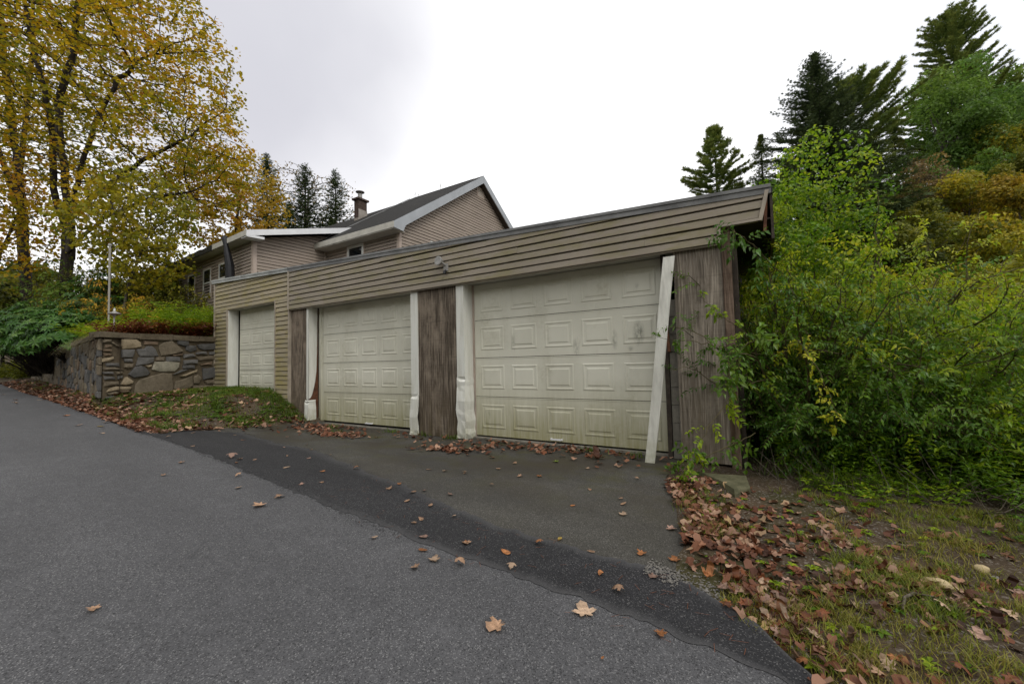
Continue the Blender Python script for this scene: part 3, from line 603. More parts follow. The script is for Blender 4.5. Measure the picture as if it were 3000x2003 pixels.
# ------------------------------------------------------------------ garage
LAP = .118
def lap_vf(fr, poly, z, h, proud=.040):
    # flat face, then a sharply recessed lock strip under the next board
    zl = z + .76 * h; parts = []
    a = clip(poly, 0, 1, zl); b = clip(poly, 0, -1, -zl)
    o = lambda q: proud * (1 - .22 * (q - z) / (.76 * h)) if q <= zl + 1e-6 else proud * .78 - (proud * .78 + .010) * (q - zl) / (.24 * h)
    if len(a) >= 3: parts.append(fr.prism(a, [o(p[1]) for p in a], -.014))
    if len(b) >= 3: parts.append(fr.prism(b, [o(p[1]) for p in b], -.014))
    return join(parts)
LR = np.random.default_rng(77)
def lap_rows(parent, fr, region, z0, z1, mat, name='siding_board', proud=.040, h=LAP):
    k = 0; z = z0
    while z < z1 - .01:
        poly = clip(clip(region, 0, 1, z + h - .001), 0, -1, -z)
        if len(poly) >= 3 and max(p[1] for p in poly) - min(p[1] for p in poly) > .012:
            x0, x1 = min(p[0] for p in poly), max(p[0] for p in poly); cuts = [x0]
            while x1 - cuts[-1] > 3.9: cuts.append(cuts[-1] + LR.uniform(1.6, 3.7))
            cuts.append(x1)
            for a_, b_ in zip(cuts[:-1], cuts[1:]):
                pc = clip(clip(poly, 1, 0, b_ - (.0025 if b_ < x1 else 0)), -1, 0, -a_)
                if len(pc) < 3: continue
                V, F = lap_vf(fr, pc, z, h, proud); s_ = (V - fr.o) @ fr.d; V[:, 2] += LR.normal(0, .0022) + LR.normal(0, .0012) * (s_ - a_) + .002 * np.sin(s_ * 1.7 + k * 2.3); mk(name, (V, F), mat, parent)
        z += h
def g_top(X): return 2.55 - .0445 * (X + 10.2)
gar = empty('garage', (-7.0, 5.9, -1.38))
tag(gar, 'long low three door garage with beige siding and stained white doors', 'garage')
YF = 5.84
frF = Frame((0, YF, 0), (1, 0, 0), (0, -1, 0))          # fascia plane
frW = Frame((0, 5.89, 0), (1, 0, 0), (0, -1, 0))        # wall plane
# shell of the building
SHELL = [box(-14.24, -14.10, 5.95, 10.1, -.8, 2.5), box(-.42, -.27, 6.05, 10.1, -1.5, 1.95), box(-14.24, -.27, 9.95, 10.1, -1.5, 2.05),
         box(-10.3, -10.15, 6.2, 9.9, -1.5, 2.4)]
mk('wall', join(SHELL), M['dark'], gar)
mk('back_of_fascia', join([box(-14.2, -10.17, YF + .055, 5.95, 1.80, 2.38), box(-10.15, -.36, YF + .012, 5.95, 1.5, 2.02), box(-.36, .09, YF + .012, 5.95, 1.70, 2.0)]), M['dark'], gar)
# roof slab follows the falling top line
def roofslab(x0, x1, dz0, dz1, y0, y1):
    return np.array([(x, y, g_top(x) + d) for x in (x0, x1) for y in (y0, y1) for d in (dz0, dz1)]), BF
mk('roof', roofslab(-14.36, .22, -.075, .0, YF + .03, 10.3), M['roofing'], gar)
for x0, x1, m in ((-14.36, -10.21, 'drip_left'), (-10.205, -5.1, 'drip'), (-5.095, .20, 'drip')):
    mk('drip_edge', join([roofslab(x0, x1, -.030, .012, YF - .060, YF + .028), roofslab(x0, x1, -.10, -.031, YF - .046, YF + .01)]), M[m], gar)
def topclip(poly, off=.095):      # keep under the falling roof line
    return clip(poly, .0445, 1, 2.55 - .0445 * 10.2 - off)
# long fascia over the two right doors
reg = topclip([(-10.16, 1.475), (-.40, 1.475), (-.40, 1.70), (-.385, 1.70), (-.385, 3), (-10.16, 3)])
lap_rows(gar, frF, topclip([(-10.16, 1.475), (-.395, 1.475), (-.395, 3), (-10.16, 3)]), 1.475, 2.6, M['siding'])
tail = topclip([(-.394, 1.70), (.055, 1.70), (.055 + .24 * .6, 2.30), (-.394, 2.30)], .10)
z = 1.475
while z < 2.1:
    p = clip(clip(tail, 0, 1, z + LAP - .001), 0, -1, -z)
    if len(p) >= 3: mk('siding_board', lap_vf(frF, p, z, LAP), M['siding'], gar)
    z += LAP
mk('edge_trim', join([frF.box(-.402, -.365, 1.465, 1.70, -.02, 0.047), frF.box(-.365, .07, 1.672, 1.704, -.02, 0.049)]), M['trim_beige'], gar)
V, F = frF.box(.05, .092, 1.672, 2.035, -.02, 0.051); V[V[:, 2] > 1.9, 0] += .088; mk('edge_trim', (V, F), M['trim_beige'], gar)
mk('edge_trim', frF.box(-10.205, -10.155, 1.47, 2.47, -.02, 0.048), M['trim_beige'], gar)
mk('bottom_trim', join([frF.box(-10.155, -.403, 1.455, 1.474, -.03, .012)]), M['trim_beige'], gar)
V, F = box(.10, .135, YF + .02, YF + .06, 1.55, 1.98); V[V[:, 2] > 1.9, 0] += .03; mk('end_board', (V, F), M['rust'], gar)
V, F = box(.185, .215, YF + .05, 7.6, 1.45, 2.0); mk('end_board', (V, F), M['dark'], gar)
mk('soffit', join([box(-9.40, -5.95, YF + .005, 6.25, 1.478, 1.50), box(-4.62, -.95, YF + .005, 6.25, 1.478, 1.50)]), M['soffit'], gar)
mk('soffit', box(-13.40, -10.86, YF + .05, 6.25, 1.765, 1.79), M['soffit'], gar)
mk('soffit', box(-.36, .19, YF + .06, 9.9, 1.70, 1.72), M['dark'], gar)
# siding round the left door
fL = Frame((0, 5.875, 0), (1, 0, 0), (0, -1, 0))
lap_rows(gar, fL, [(-14.20, -.66), (-13.47, -.66), (-13.47, 1.758), (-14.20, 1.758)], -.66, 1.758, M['siding_left'])
lap_rows(gar, fL, [(-10.83, -.98), (-10.24, -.98), (-10.24, 1.758), (-10.83, 1.758)], -1.012, 1.758, M['siding_left'])
lap_rows(gar, fL, topclip([(-14.20, 1.76), (-10.21, 1.76), (-10.21, 3), (-14.20, 3)]), 1.76, 2.75, M['siding_left'])
mk('corner_trim', fL.box(-14.275, -14.20, -.7, 2.62, -.06, 0.050), M['trim_beige'], gar)
mk('edge_trim', fL.box(-10.24, -10.185, -1.05, 1.50, -.05, 0.047), M['trim_beige'], gar)
mk('door_casing', join([fL.box(-13.47, -13.425, -.66, 1.76, -.02, 0.048), fL.box(-10.865, -10.83, -.95, 1.80, -.02, 0.048), fL.box(-13.425, -10.865, 1.745, 1.762, -.02, .018)]), M['trim_beige'], gar)
mk('wall_sheathing', join([fL.box(-14.2, -13.43, -.7, 1.76, -.1, -.013), fL.box(-10.86, -10.2, -1.1, 1.76, -.1, -.013), fL.box(-14.2, -10.2, 1.79, 2.5, -.1, -.013)]), M['dark'], gar)

# ---- sectional doors: each with its sections and raised panels
def panel_vf(x0, x1, z0, z1, y):
    prof = [(0, .0), (.012, .007), (.028, .007), (.040, .001), (.072, .001), (.088, .009)]
    V = []
    for ins, o in prof:
        V += [(x0 + ins, y - o, z0 + ins), (x1 - ins, y - o, z0 + ins), (x1 - ins, y - o, z1 - ins), (x0 + ins, y - o, z1 - ins)]
    F = [[k * 4 + i, k * 4 + (i + 1) % 4, (k + 1) * 4 + (i + 1) % 4, (k + 1) * 4 + i] for k in range(len(prof) - 1) for i in range(4)]
    b_ = (len(prof) - 1) * 4; F.append([b_, b_ + 1, b_ + 2, b_ + 3])
    return np.array(V), np.array(F)
def garage_door(x0, x1, joints, cols, pw, ph, off, label):
    y = 6.14; zb_, zt_ = joints[0], joints[-1]
    d = mk('garage_door', box(x0, x1, y + .02, y + .05, zb_, zt_), M['interior'], gar); d['label'] = label
    proto = None
    for i in range(len(joints) - 1):
        a, b = joints[i], joints[i + 1]
        mk('door_section', join([box(x0, x1, y, y + .018, a + .005, b - .005), box(x0, x1, y - .004, y + .001, b - .022, b - .006)]), M['door'], d)
        for c in cols:
            wx = min(c + pw, x1 - .03)
            loc = (c, y, a + off)
            if wx - c < pw - .01: mk('raised_panel', panel_vf(c, wx, a + off, a + off + ph, y - .0005), M['door'], d, loc=WL[d.name])
            elif proto is None: proto = mk('raised_panel', panel_vf(c, c + pw, a + off, a + off + ph, y - .0005), M['door'], d, loc=loc)
            else: dup(proto, d, loc)
    return d
d1 = garage_door(-13.33, -10.72, [-.60, -.03, .57, 1.17, 1.762], [-13.29, -12.64, -11.99, -11.34], .54, .36, .12, 'small clean white left door')
d2 = garage_door(-9.22, -5.86, [-1.30, -.61, .10, .80, 1.474], [-9.08 + .65 * k for k in range(5)], .50, .42, .145, 'middle door with algae along its foot')
d3 = garage_door(-4.56, -1.165, [-1.32, -.61, .10, .80, 1.474], [-4.43 + .665 * k for k in range(5)], .51, .43, .14, 'right door with black mould and algae stains')
for d, xs in ((d2, -7.62), (d3, -3.02)):
    mk('handle', join([box(xs, xs + .20, 6.085, 6.10, -1.285, -1.262), box(xs, xs + .015, 6.10, 6.142, -1.29, -1.26), box(xs + .185, xs + .20, 6.10, 6.142, -1.29, -1.26)]), M['white_fascia'], d)
# tracks / jamb timber beside doors
mk('jamb_timber', join([box(-9.40, -9.23, 6.135, 6.2, -1.36, 1.475), box(-9.30, -9.26, 6.11, 6.134, -1.36, 1.475)]), M['door'], gar)
mk('jamb_timber', box(-4.62, -4.565, 6.135, 6.2, -1.36, 1.475), M['trim_house'], gar)
mk('floor_slab', join([box(-13.4, -10.85, 5.93, 6.3, -.75, -.605), box(-9.4, -5.9, 6.06, 6.3, -1.5, -1.345), box(-4.6, -1.0, 6.06, 6.3, -1.5, -1.345)]), M['block'], gar)
# ---- white bent aluminium jamb covers
def jamb(fx0, fx1, ret_x, y0, y1, z0, z1, crumple, side, seed, nz=0):
    """bent sheet: front face fx0..fx1 at y0, return at x=ret_x from y0 to y1; folded and dented below z=crumple"""
    r_ = np.random.default_rng(seed); zs = [z1, crumple + .05, crumple, crumple - .05]; z = crumple - .05
    if crumple > z0:
        while z > z0 + .12: z -= r_.uniform(.06, .22); zs.append(max(z, z0 + .03))
    zs = sorted(set([round(q, 4) for q in zs if q > z0] + [z0]), reverse=True)
    a, b = (fx0, fx1) if side > 0 else (fx1, fx0)
    cols = [(a, y0 + .03)] + [(a + (b - a) * t, y0) for t in (0, .5, 1)] + [(ret_x, y0 + (y1 - y0) * t) for t in (.01, .35, .7, 1)]
    V = []
    for z in zs:
        k = 0 if z > crumple + .04 else min(1, .45 + (crumple - z) / .8)
        ox, oy = r_.normal(0, .007) * k, -abs(r_.normal(0, .012)) * k
        dent = 1.0 if abs(z - crumple) < .02 else 0.0
        for c, (x, y) in enumerate(cols):
            w_ = c in (2, 3, 4)
            V.append((x + ox + r_.normal(0, .006) * k + side * .022 * k * k * (c >= 3), y + oy + r_.normal(0, .007) * k + dent * .03 * w_ - .03 * k * k * (c < 6), z + r_.normal(0, .012) * k))
    m = len(cols); n_ = len(zs); F = [[i * m + j, i * m + j + 1, (i + 1) * m + j + 1, (i + 1) * m + j] for i in range(n_ - 1) for j in range(m - 1)]
    return np.array(V), np.array(F)
o = mk('jamb_cover', jamb(-4.785, -4.61, -4.61, 5.872, 6.135, -1.36, 1.474, -.28, 1, 3), M['white'], gar, smooth=False); o['label'] = 'crumpled white jamb cover left of the right door'
o = mk('jamb_cover', jamb(-5.955, -5.765, -5.955, 5.872, 6.135, -1.375, 1.474, -.62, -1, 4), M['white'], gar); o['label'] = 'white jamb cover right of the middle door, dented low down'
# torn one left of the middle door: upper sheet ends in a ragged slant, a loose crumpled foot below
fr9 = Frame((0, 5.872, 0), (1, 0, 0), (0, -1, 0)); frr = Frame((-9.405, 5.872, 0), (0, 1, 0), (1, 0, 0))
o = mk('jamb_cover', join([fr9.prism([(-9.50, -.76), (-9.46, -.79), (-9.405, -.77), (-9.405, 1.474), (-9.50, 1.474)], [0] * 5, -.004), frr.prism([(0, -.77), (.05, -.74), (.09, -.66), (.13, -.52), (.17, -.34), (.20, -.10), (.215, .35), (.23, 1.474), (0, 1.474)], [0] * 9, -.004)]), M['white'], gar); o['label'] = 'torn white jamb cover left of the middle door'
o = mk('jamb_cover', jamb(-9.50, -9.40, -9.36, 5.84, 6.03, -1.36, -.82, -.84, 1, 8), M['white'], gar); o['label'] = 'loose crumpled foot of the torn jamb cover'
mk('jamb_cover', join([box(-13.425, -13.40, 5.86, 6.135, -.66, 1.76)]), M['white'], gar)
mk('jamb_stud', join([box(-9.47, -9.42, 5.90, 6.13, -1.36, 1.474)]), M['rust'], gar)
mk('jamb_stud', join([box(-4.78, -4.64, 5.90, 6.13, -1.36, 1.474), box(-5.93, -5.79, 5.90, 6.13, -1.37, 1.474)]), M['dark'], gar)
# ---- plywood panels, corner post, block pier
def ply(x0, x1, z0, z1, m, y=5.89):
    return mk('plywood_panel', box(x0, x1, y, y + .02, z0, z1), m, gar)
ply(-10.178, -9.505, -1.28, 1.474, M['ply_red']); ply(-5.763, -4.79, -1.36, 1.474, M['ply_dark']); ply(-.965, -.372, -1.36, 1.474, M['ply_grey'])
mk('post', box(-.368, -.262, 5.865, 5.99, -1.40, 1.69), M['post'], gar)
mk('post', box(-.255, -.20, 5.93, 6.04, -1.40, 1.69), M['dark'], gar)
for k in range(9):
    mk('concrete_block', box(-1.085, -.935, 6.0, 6.2, -1.37 + .245 * k, -1.37 + .245 * k + .238), M['block'], gar)
mk('jamb_timber', box(-1.155, -1.095, 5.99, 6.06, -1.36, 1.474), M['dark'], gar)
V, F = box(-1.095, -1.06, 5.93, 5.985, .10, .62); V[V[:, 2] > .5, 0] -= .03; mk('splinter', (V, F), M['rust'], gar)

# loose board, floodlight
lb = np.array([(x, y, z) for x in (0, 1) for y in (0, 1) for z in range(2)], float)
Vb = []
for t, (xl, xr, y) in ((0, (-1.385, -1.265, 5.62)), (1, (-1.075, -.925, 5.835))):
    zz = -1.40 if t == 0 else 1.40
    Vb += [(xl, y - .012, zz + (.03 if t == 0 else 0)), (xr, y - .012, zz), (xr, y + .012, zz), (xl, y + .012, zz + (.03 if t == 0 else 0))]
n_ = 12; VV = []
for i in range(n_ + 1):
    t = i / n_
    for c in range(4):
        q_ = np.array(Vb[c]) * (1 - t) + np.array(Vb[4 + c]) * t
        q_[1] -= .02 * math.sin(math.pi * t); q_[0] += .008 * math.sin(5 * t); VV.append(q_)
FF = [[i * 4 + c, i * 4 + (c + 1) % 4, (i + 1) * 4 + (c + 1) % 4, (i + 1) * 4 + c] for i in range(n_) for c in range(4)] + [[3, 2, 1, 0], [n_ * 4, n_ * 4 + 1, n_ * 4 + 2, n_ * 4 + 3]]
lbo = mk('loose_board', (np.array(VV), np.array(FF)), M['white_board'], loc=(-1.32, 5.63, -1.4)); tag(lbo, 'long white trim board come loose, leaning across the right door edge', 'board')

fl = empty('floodlight', (-4.97, YF - .02, 1.80)); tag(fl, 'small round weathered floodlight on the siding over the doors', 'floodlight')
mk('mount_box', box(-5.0, -4.90, YF - .055, YF - .018, 1.74, 1.88), M['galv'], fl)
V, F = lathe((0, 0, 0), [(.02, -.09), (.05, -.08), (.075, -.03), (.088, 0), (.088, .014), (.07, .018), (.0, .010)], 18)
Rm = Vector((-.05, -.95, .10)).normalized().to_track_quat('Z', 'Y').to_matrix()
V = np.array([Rm @ Vector(v) for v in V]) + np.array((-5.04, YF - .15, 1.925)); mk('lamp_head', (V, F), M['galv'], fl, smooth=False)
mk('arm', tube([(-4.95, YF - .05, 1.85), (-4.97, YF - .09, 1.88), (-5.01, YF - .11, 1.90)], .014), M['galv'], fl)
mk('sensor', join([tube([(-4.95, YF - .05, 1.75), (-4.95, YF - .08, 1.72), (-4.95, YF - .09, 1.68)], [.018, .03, .026], 10)]), M['black'], fl)
# ------------------------------------------------------------------ house behind
hz = math.radians(3.1)
hx = np.array((math.cos(hz), -math.sin(hz), 0)); hy = np.array((math.sin(hz), math.cos(hz), 0))
H1 = np.array((-14.94, 7.294, 0)); H2 = np.array((-10.65, 9.99, 0))
house = empty('house', (-14.9, 7.3, 1.0)); tag(house, 'beige sided house with a dark gabled roof standing above the garage', 'house')
# --- gabled block (axes of the garage)
GR = .68
def g_roof(v): return 4.86 + GR * (v + .5)
VP = 4.82; ZP = g_roof(VP)
frG = Frame(H2, (0, 1, 0), (1, 0, 0)); frS = Frame(H2, (-1, 0, 0), (0, -1, 0))
mk('wall', join([box(-10.85, -10.70, 10.1, 19.6, 1.2, 4.8), box(-22, -10.72, 10.03, 10.2, 1.2, 4.78)]), M['trim_house'], house)
gab = [(.06, 2.3), (9.64, 2.3), (9.64, g_roof(0) - .30), (VP, ZP - .34), (.06, g_roof(0) - .26)]
mk('gable_wall', frG.prism([(a, z - .05) for a, z in gab], [-.02] * 5, -.12), M['trim_house'], house)
lap_rows(house, frG, gab, 2.3, 8.4, M['siding_house'])
lap_rows(house, frS, [(.06, 2.3), (1.78, 2.3), (1.78, 4.64), (.06, 4.64)], 2.3, 4.7, M['siding_house'])
lap_rows(house, frS, [(2.82, 2.3), (4.6, 2.3), (4.6, 4.64), (2.82, 4.64)], 2.3, 4.7, M['siding_house'])
mk('corner_trim', join([frG.box(-.03, .075, 2.3, 4.66, -.02, .050), frS.box(-.028, .075, 2.3, 4.64, -.02, .048)]), M['trim_house'], house)
def slope(x0, x1, v0, v1, t, rise=0.):
    V = np.array([(x, 9.99 + v, (g_roof(v) if v <= VP + 1e-6 else 2 * ZP - g_roof(v)) + rise + d) for x in (x0, x1) for v in (v0, v1) for d in (-t, 0)]); return V, BF
r1 = mk('roof', join([slope(-14.9, -10.34, -.52, VP, .10, .02), slope(-14.9, -10.34, VP, 10.1, .10, .02)]), M['shingle'], house)
mk('roof', join([slope(-24, -14.905, -.3, VP, .10, -.05), slope(-24, -14.905, VP, 10.1, .10, -.05)]), M['shingle'], house)
# lifted shingle humps along the ridge
mk('ridge_cap', join([(lambda vf: (vf[0] + np.array((0, 0, .03)), vf[1]))(slope(x0, x1, VP - .22, VP, .05, .0)) for x0, x1 in ((-14.7, -13.0), (-12.9, -10.9))]), M['shingle'], house)
fl_ = slope(-14.96, -14.86, .55, VP - .1, .03, .06); mk('roof_edge_metal', fl_, M['drip'], house)
V, F = slope(-15.02, -14.84, -.55, .75, .05, .07); mk('roof_edge_metal', (V, F), M['white_fascia'], house)
# rake boards with return, eave fascia, soffit
rk = [(-.52, 4.62), (-.02, 4.60), (.0, g_roof(0) - .37), (VP, ZP - .36), (VP, ZP + .01), (-.52, 4.85)]
frK = Frame(H2 + np.array((.30, 0, 0)), (0, 1, 0), (1, 0, 0))
rka = [(-.52, 4.66), (-.10, 4.62), (.0, 4.84), (VP, ZP - .33), (VP, ZP), (-.52, 4.865)]
mk('rake_board', join([frK.prism([(-.52, 4.66), (-.10, 4.62), (.02, 4.86), (-.52, 4.866)], [.02] * 4, -.02), frK.prism([(-.52, 4.866), (.02, 4.86), (VP, ZP - .33), (VP, ZP + .005)], [.021] * 4, -.02)]), M['grey_fascia'], house)
mk('rake_board', frK.prism([(VP, ZP - .33), (9.62, 4.86), (10.1, 4.87), (VP, ZP + .005)], [.02] * 4, -.02), M['grey_fascia'], house)
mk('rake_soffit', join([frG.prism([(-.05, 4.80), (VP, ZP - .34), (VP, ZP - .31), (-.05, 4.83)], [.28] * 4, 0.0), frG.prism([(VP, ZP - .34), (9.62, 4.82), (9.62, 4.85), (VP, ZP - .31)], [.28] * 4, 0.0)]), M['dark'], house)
mk('eave_fascia', box(-14.95, -10.33, 9.99 - .535, 9.99 - .515, 4.655, 4.862), M['soffit_house'], house)
mk('soffit', box(-14.9, -10.37, 9.99 - .514, 9.985, 4.625, 4.65), M['soffit_house'], house)
# gable vent with slats
vent = mk('gable_vent', join([frG.box(4.66, 4.71, 7.58, 8.02, -.01, .055), frG.box(5.14, 5.19, 7.58, 8.02, -.01, .055), frG.box(4.71, 5.14, 7.58, 7.63, -.01, .055), frG.box(4.71, 5.14, 7.97, 8.02, -.01, .055), frG.box(4.71, 5.14, 7.63, 7.97, .032, .036)]), M['trim_house'], house)
for k in range(4):
    V, F = frG.box(4.715, 5.135, 7.655 + k * .082, 7.675 + k * .082, .037, .053); mk('slat', (V, F), M['soffit_house'], vent)
def window(fr, a0, a1, z0, z1, parent, split=True, trim=None, f=.055):
    q = lambda a, b, c, d, e, g: fr.box(a, b, c, d, e, g)
    w_ = mk('window', join([q(a0, a0 + f, z0, z1, -.02, .060), q(a1 - f, a1, z0, z1, -.02, .060), q(a0 + f, a1 - f, z0, z0 + f, -.02, .059), q(a0 + f, a1 - f, z1 - f, z1, -.02, .059)]), M['window_white'], parent)
    if trim: mk('casing', join([q(a0 - .05, a0 - .001, z0 - .05, z1 + .05, -.02, .050), q(a1 + .001, a1 + .05, z0 - .05, z1 + .05, -.02, .050), q(a0 - .001, a1 + .001, z1 + .001, z1 + .05, -.02, .049), q(a0 - .001, a1 + .001, z0 - .055, z0 - .001, -.02, .056)]), trim, w_)
    zm = (z0 + z1) / 2
    if split:
        mk('meeting_rail', q(a0 + f, a1 - f, zm - .028, zm + .028, .0, .054), M['window_white'], w_)
        mk('pane', q(a0 + f, a1 - f, zm + .028, z1 - f, .036, .040), M['glass'], w_); mk('pane', q(a0 + f, a1 - f, z0 + f, zm - .028, .032, .035), M['glass_screen'], w_)
    else: mk('pane', q(a0 + f, a1 - f, z0 + f, z1 - f, .036, .040), M['glass'], w_)
    return w_
window(frS, 1.83, 2.77, 3.3, 4.60, house, True, M['trim_house'], .10)
window(frG, 1.55, 2.35, 3.6, 4.74, house, True, None, .07)
# chimney
ch = mk('chimney', box(-17.60, -17.26, 13.46, 13.98, 7.0, 8.58), M['brick'], house); ch['label'] = 'square brick chimney with a round metal cap'
mk('parging', join([box(-17.255, -17.24, 13.45, 13.99, 7.0, 8.08), box(-17.60, -17.255, 13.44, 13.458, 7.0, 7.62)]), M['parge'], ch)
mk('chimney_crown', box(-17.68, -17.18, 13.37, 14.07, 8.58, 8.67), M['brick'], ch)
mk('flue', lathe((-17.44, 13.70, 8.67), [(.11, 0), (.11, .30)], 16), M['galv'], ch)
mk('cowl', join([lathe((-17.44, 13.70, 9.05), [(.22, 0), (.225, .025), (.0, .09)], 20), tube([(-17.34, 13.70, 8.93), (-17.29, 13.70, 9.06)], .012), tube([(-17.54, 13.70, 8.93), (-17.59, 13.70, 9.06)], .012)]), M['galv'], ch)
# --- long low wing
frE = Frame(H1, hy, hx); frN = Frame(H1, -hx, -hy)
LW = 10.3; S1 = .28
W3 = lambda u, v, z: H1 + hx * u + hy * v + np.array((0, 0, z))
def wbox(u0, u1, v0, v1, z0, z1): return np.array([W3(u, v, z) for u in (u0, u1) for v in (v0, v1) for z in (z0, z1)]), BF
mk('wall', join([wbox(-LW, -.03, .03, .2, .6, 4.5), wbox(-.2, -.03, .2, 2.6, .6, 4.6), wbox(-LW, -LW + .15, .2, 8, .6, 4.6)]), M['trim_house'], house)
lap_rows(house, frN, [(.05, .9), (LW, .9), (LW, 4.47), (.05, 4.47)], .9, 4.5, M['siding_house'])
lap_rows(house, frE, [(.05, 2.2), (2.64, 2.2), (2.64, 4.56 + S1 * 2.64), (.05, 4.56 + S1 * .05)], 2.2, 5.4, M['siding_house'])
mk('corner_trim', join([frE.box(-.03, .085, .9, 4.55, -.02, .050), frN.box(-.028, .08, .9, 4.5, -.02, .048)]), M['trim_house'], house)
mk('corner_trim', frE.box(2.58, 2.66, 2.2, 5.2, -.02, .052), M['trim_house'], house)
def r1z(v): return 4.635 + S1 * (v + .42)
V = np.array([W3(u, v, r1z(v) + d) for u in (-LW - .4, .50) for v in (-.44, 4.2) for d in (-.05, .02)]); mk('roof', (V, BF), M['shingle'], house)
frR = Frame(W3(.50, 0, 0), hy, hx)
mk('rake_board', frR.prism([(-.44, r1z(-.44) - .185), (4.0, r1z(4.0) - .21), (4.0, r1z(4.0) + .012), (-.44, r1z(-.44) + .012)], [.02] * 4, -.02), M['white_fascia'], house)
V = np.array([W3(u, v, z) for u in (.10, .515) for v in (-.43, .12) for z in (4.42, 4.50)]); V[(np.arange(8) // 2 % 2) == 1, 2] += .02; mk('eave_return', (V, BF), M['white_fascia'], house)
V = np.array([W3(u, v, r1z(v) - .055 + d) for u in (0.0, .478) for v in (-.42, 2.8) for d in (-.02, 0)]); mk('rake_soffit', (V, BF), M['soffit_house'], house)
mk('eave_fascia', wbox(-2.30, .478, -.455, -.43, 4.46, 4.645), M['soffit_house'], house)
mk('soffit', wbox(-LW, .10, -.428, 0.0, 4.475, 4.49), M['soffit_house'], house)
# blackened gutter board, ragged lower edge
g = [(2.31, 4.645)]; r_ = np.random.default_rng(2)
up = [(2.31 + t, 4.645 + .01 * r_.normal()) for t in np.linspace(0, 8.2, 30)]
dnn = [(2.31 + t, 4.44 + .05 * r_.uniform(-1, 1) * (t > 2.2)) for t in np.linspace(0, 8.2, 30)]
frQ = Frame(W3(0, -.43, 0), -hx, -hy)
V = [frQ.p(a, z, .04) for a, z in up] + [frQ.p(a, z, .05) for a, z in dnn] + [frQ.p(a, z, 0) for a, z in up] + [frQ.p(a, z, 0) for a, z in dnn]
F = [[i, i + 1, 31 + i, 30 + i] for i in range(29)] + [[60 + i, 60 + i + 1, i + 1, i] for i in range(29)] + [[30 + i, 31 + i, 91 + i, 90 + i] for i in range(29)] + [[0, 30, 90, 60], [29, 89, 119, 59]]
mk('gutter', (np.array(V), np.array(F)), M['black'], house)
mk('downspout', tube([W3(-1.12, -.44, 4.68), W3(-1.10, -.47, 4.60), W3(-1.06, -.46, 4.42), W3(-1.05, -.40, 4.05), W3(-1.05, -.34, 3.7), W3(-1.06, -.30, 2.9), W3(-1.06, -.28, 2.2)], [.13, .10, .075, .115, .145, .15, .15], 10), M['black'], house)
for a in (2.02, 3.56, 5.22, 6.96):
    window(frN, a, a + .78, 2.92, 4.06, house, True, M['trim_house'])
# small weed stalks grown on the ridge
for x, h in ((-14.6, .34), (-12.9, .42), (-14.35, .22)):
    mk('ridge_weed', join([tube([(x, 14.8, ZP), (x + .02, 14.8, ZP + h)], [.012, .004], 4), tube([(x, 14.8, ZP + h * .4), (x + .07, 14.8, ZP + h * .8)], [.008, .003], 4), tube([(x, 14.8, ZP + h * .3), (x - .06, 14.8, ZP + h * .7)], [.008, .003], 4)]), M['stem_green'], house)

# ------------------------------------------------------------------ lamp pole and path light on the terrace
px_, py_ = -16.45, 4.0
po = empty('pole', (px_, py_, .95)); tag(po, 'tall thin white pole standing among the shrubs on the terrace', 'pole')
mk('shaft', tube([(px_ + .05, py_, .95), (px_, py_, 2.8), (px_ - .03, py_, 3.78)], [.020, .025, .028], 10), M['galv_light'], po)
mk('top_cap', tube([(px_ - .03, py_, 3.78), (px_ - .03, py_, 3.84)], [.045, .04], 10), M['galv'], po)
pl_ = empty('path_light', (-14.42, 3.62, .93)); tag(pl_, 'low bronze mushroom path light behind the stone wall corner', 'path light')
c0 = (-14.42, 3.62, .93)
mk('stake', lathe(c0, [(.018, 0), (.018, .56)], 8), M['galv'], pl_)
mk('shade', lathe((c0[0], c0[1], c0[2] + .56), [(.03, -.03), (.045, .0), (.135, .03), (.14, .045), (.05, .085), (.025, .10), (.0, .105)], 20), M['galv'], pl_)
mk('finial', lathe((c0[0], c0[1], c0[2] + .66), [(.018, 0), (.03, .02), (.018, .05), (.03, .07), (.0, .09)], 10), M['window_white'], pl_)
# ------------------------------------------------------------------ plants: generators
def quads(P, L, Wd, T, Nn, fold=.15):
    """rhombic leaves: base P, direction T, normal Nn"""
    S = unit(np.cross(T, Nn)); L = L[:, None]; Wd = Wd[:, None]
    a = P; b = P + T * L * .45 + S * Wd * .5 + Nn * L * fold * .5; c = P + T * L - Nn * L * fold * .4; d = P + T * L * .45 - S * Wd * .5 + Nn * L * fold * .5
    n = len(P); V = np.stack([a, b, c, d], 1).reshape(-1, 3); F = np.arange(n * 4).reshape(n, 4)
    return V, F
def leaves5(P, L, Wd, T, Nn, fold=.25, droop=.25):
    """folded leaf of two quads with a midrib"""
    S = unit(np.cross(T, Nn)); L = L[:, None]; Wd = Wd[:, None]
    m = P + T * L * .5; tip = P + T * L - Nn * L * droop
    V = np.stack([P, m + S * Wd * .5 + Nn * L * fold * .35, tip, m - S * Wd * .5 + Nn * L * fold * .35, m], 1).reshape(-1, 3)
    i = np.arange(len(P))[:, None] * 5
    F = np.concatenate([i + np.array([[0, 4, 2, 1]]), i + np.array([[0, 3, 2, 4]])], 1).reshape(-1, 4)
    return V, F
def rdir(r, n, up=0.0):
    v = r.normal(size=(n, 3)); v[:, 2] += up; return unit(v)
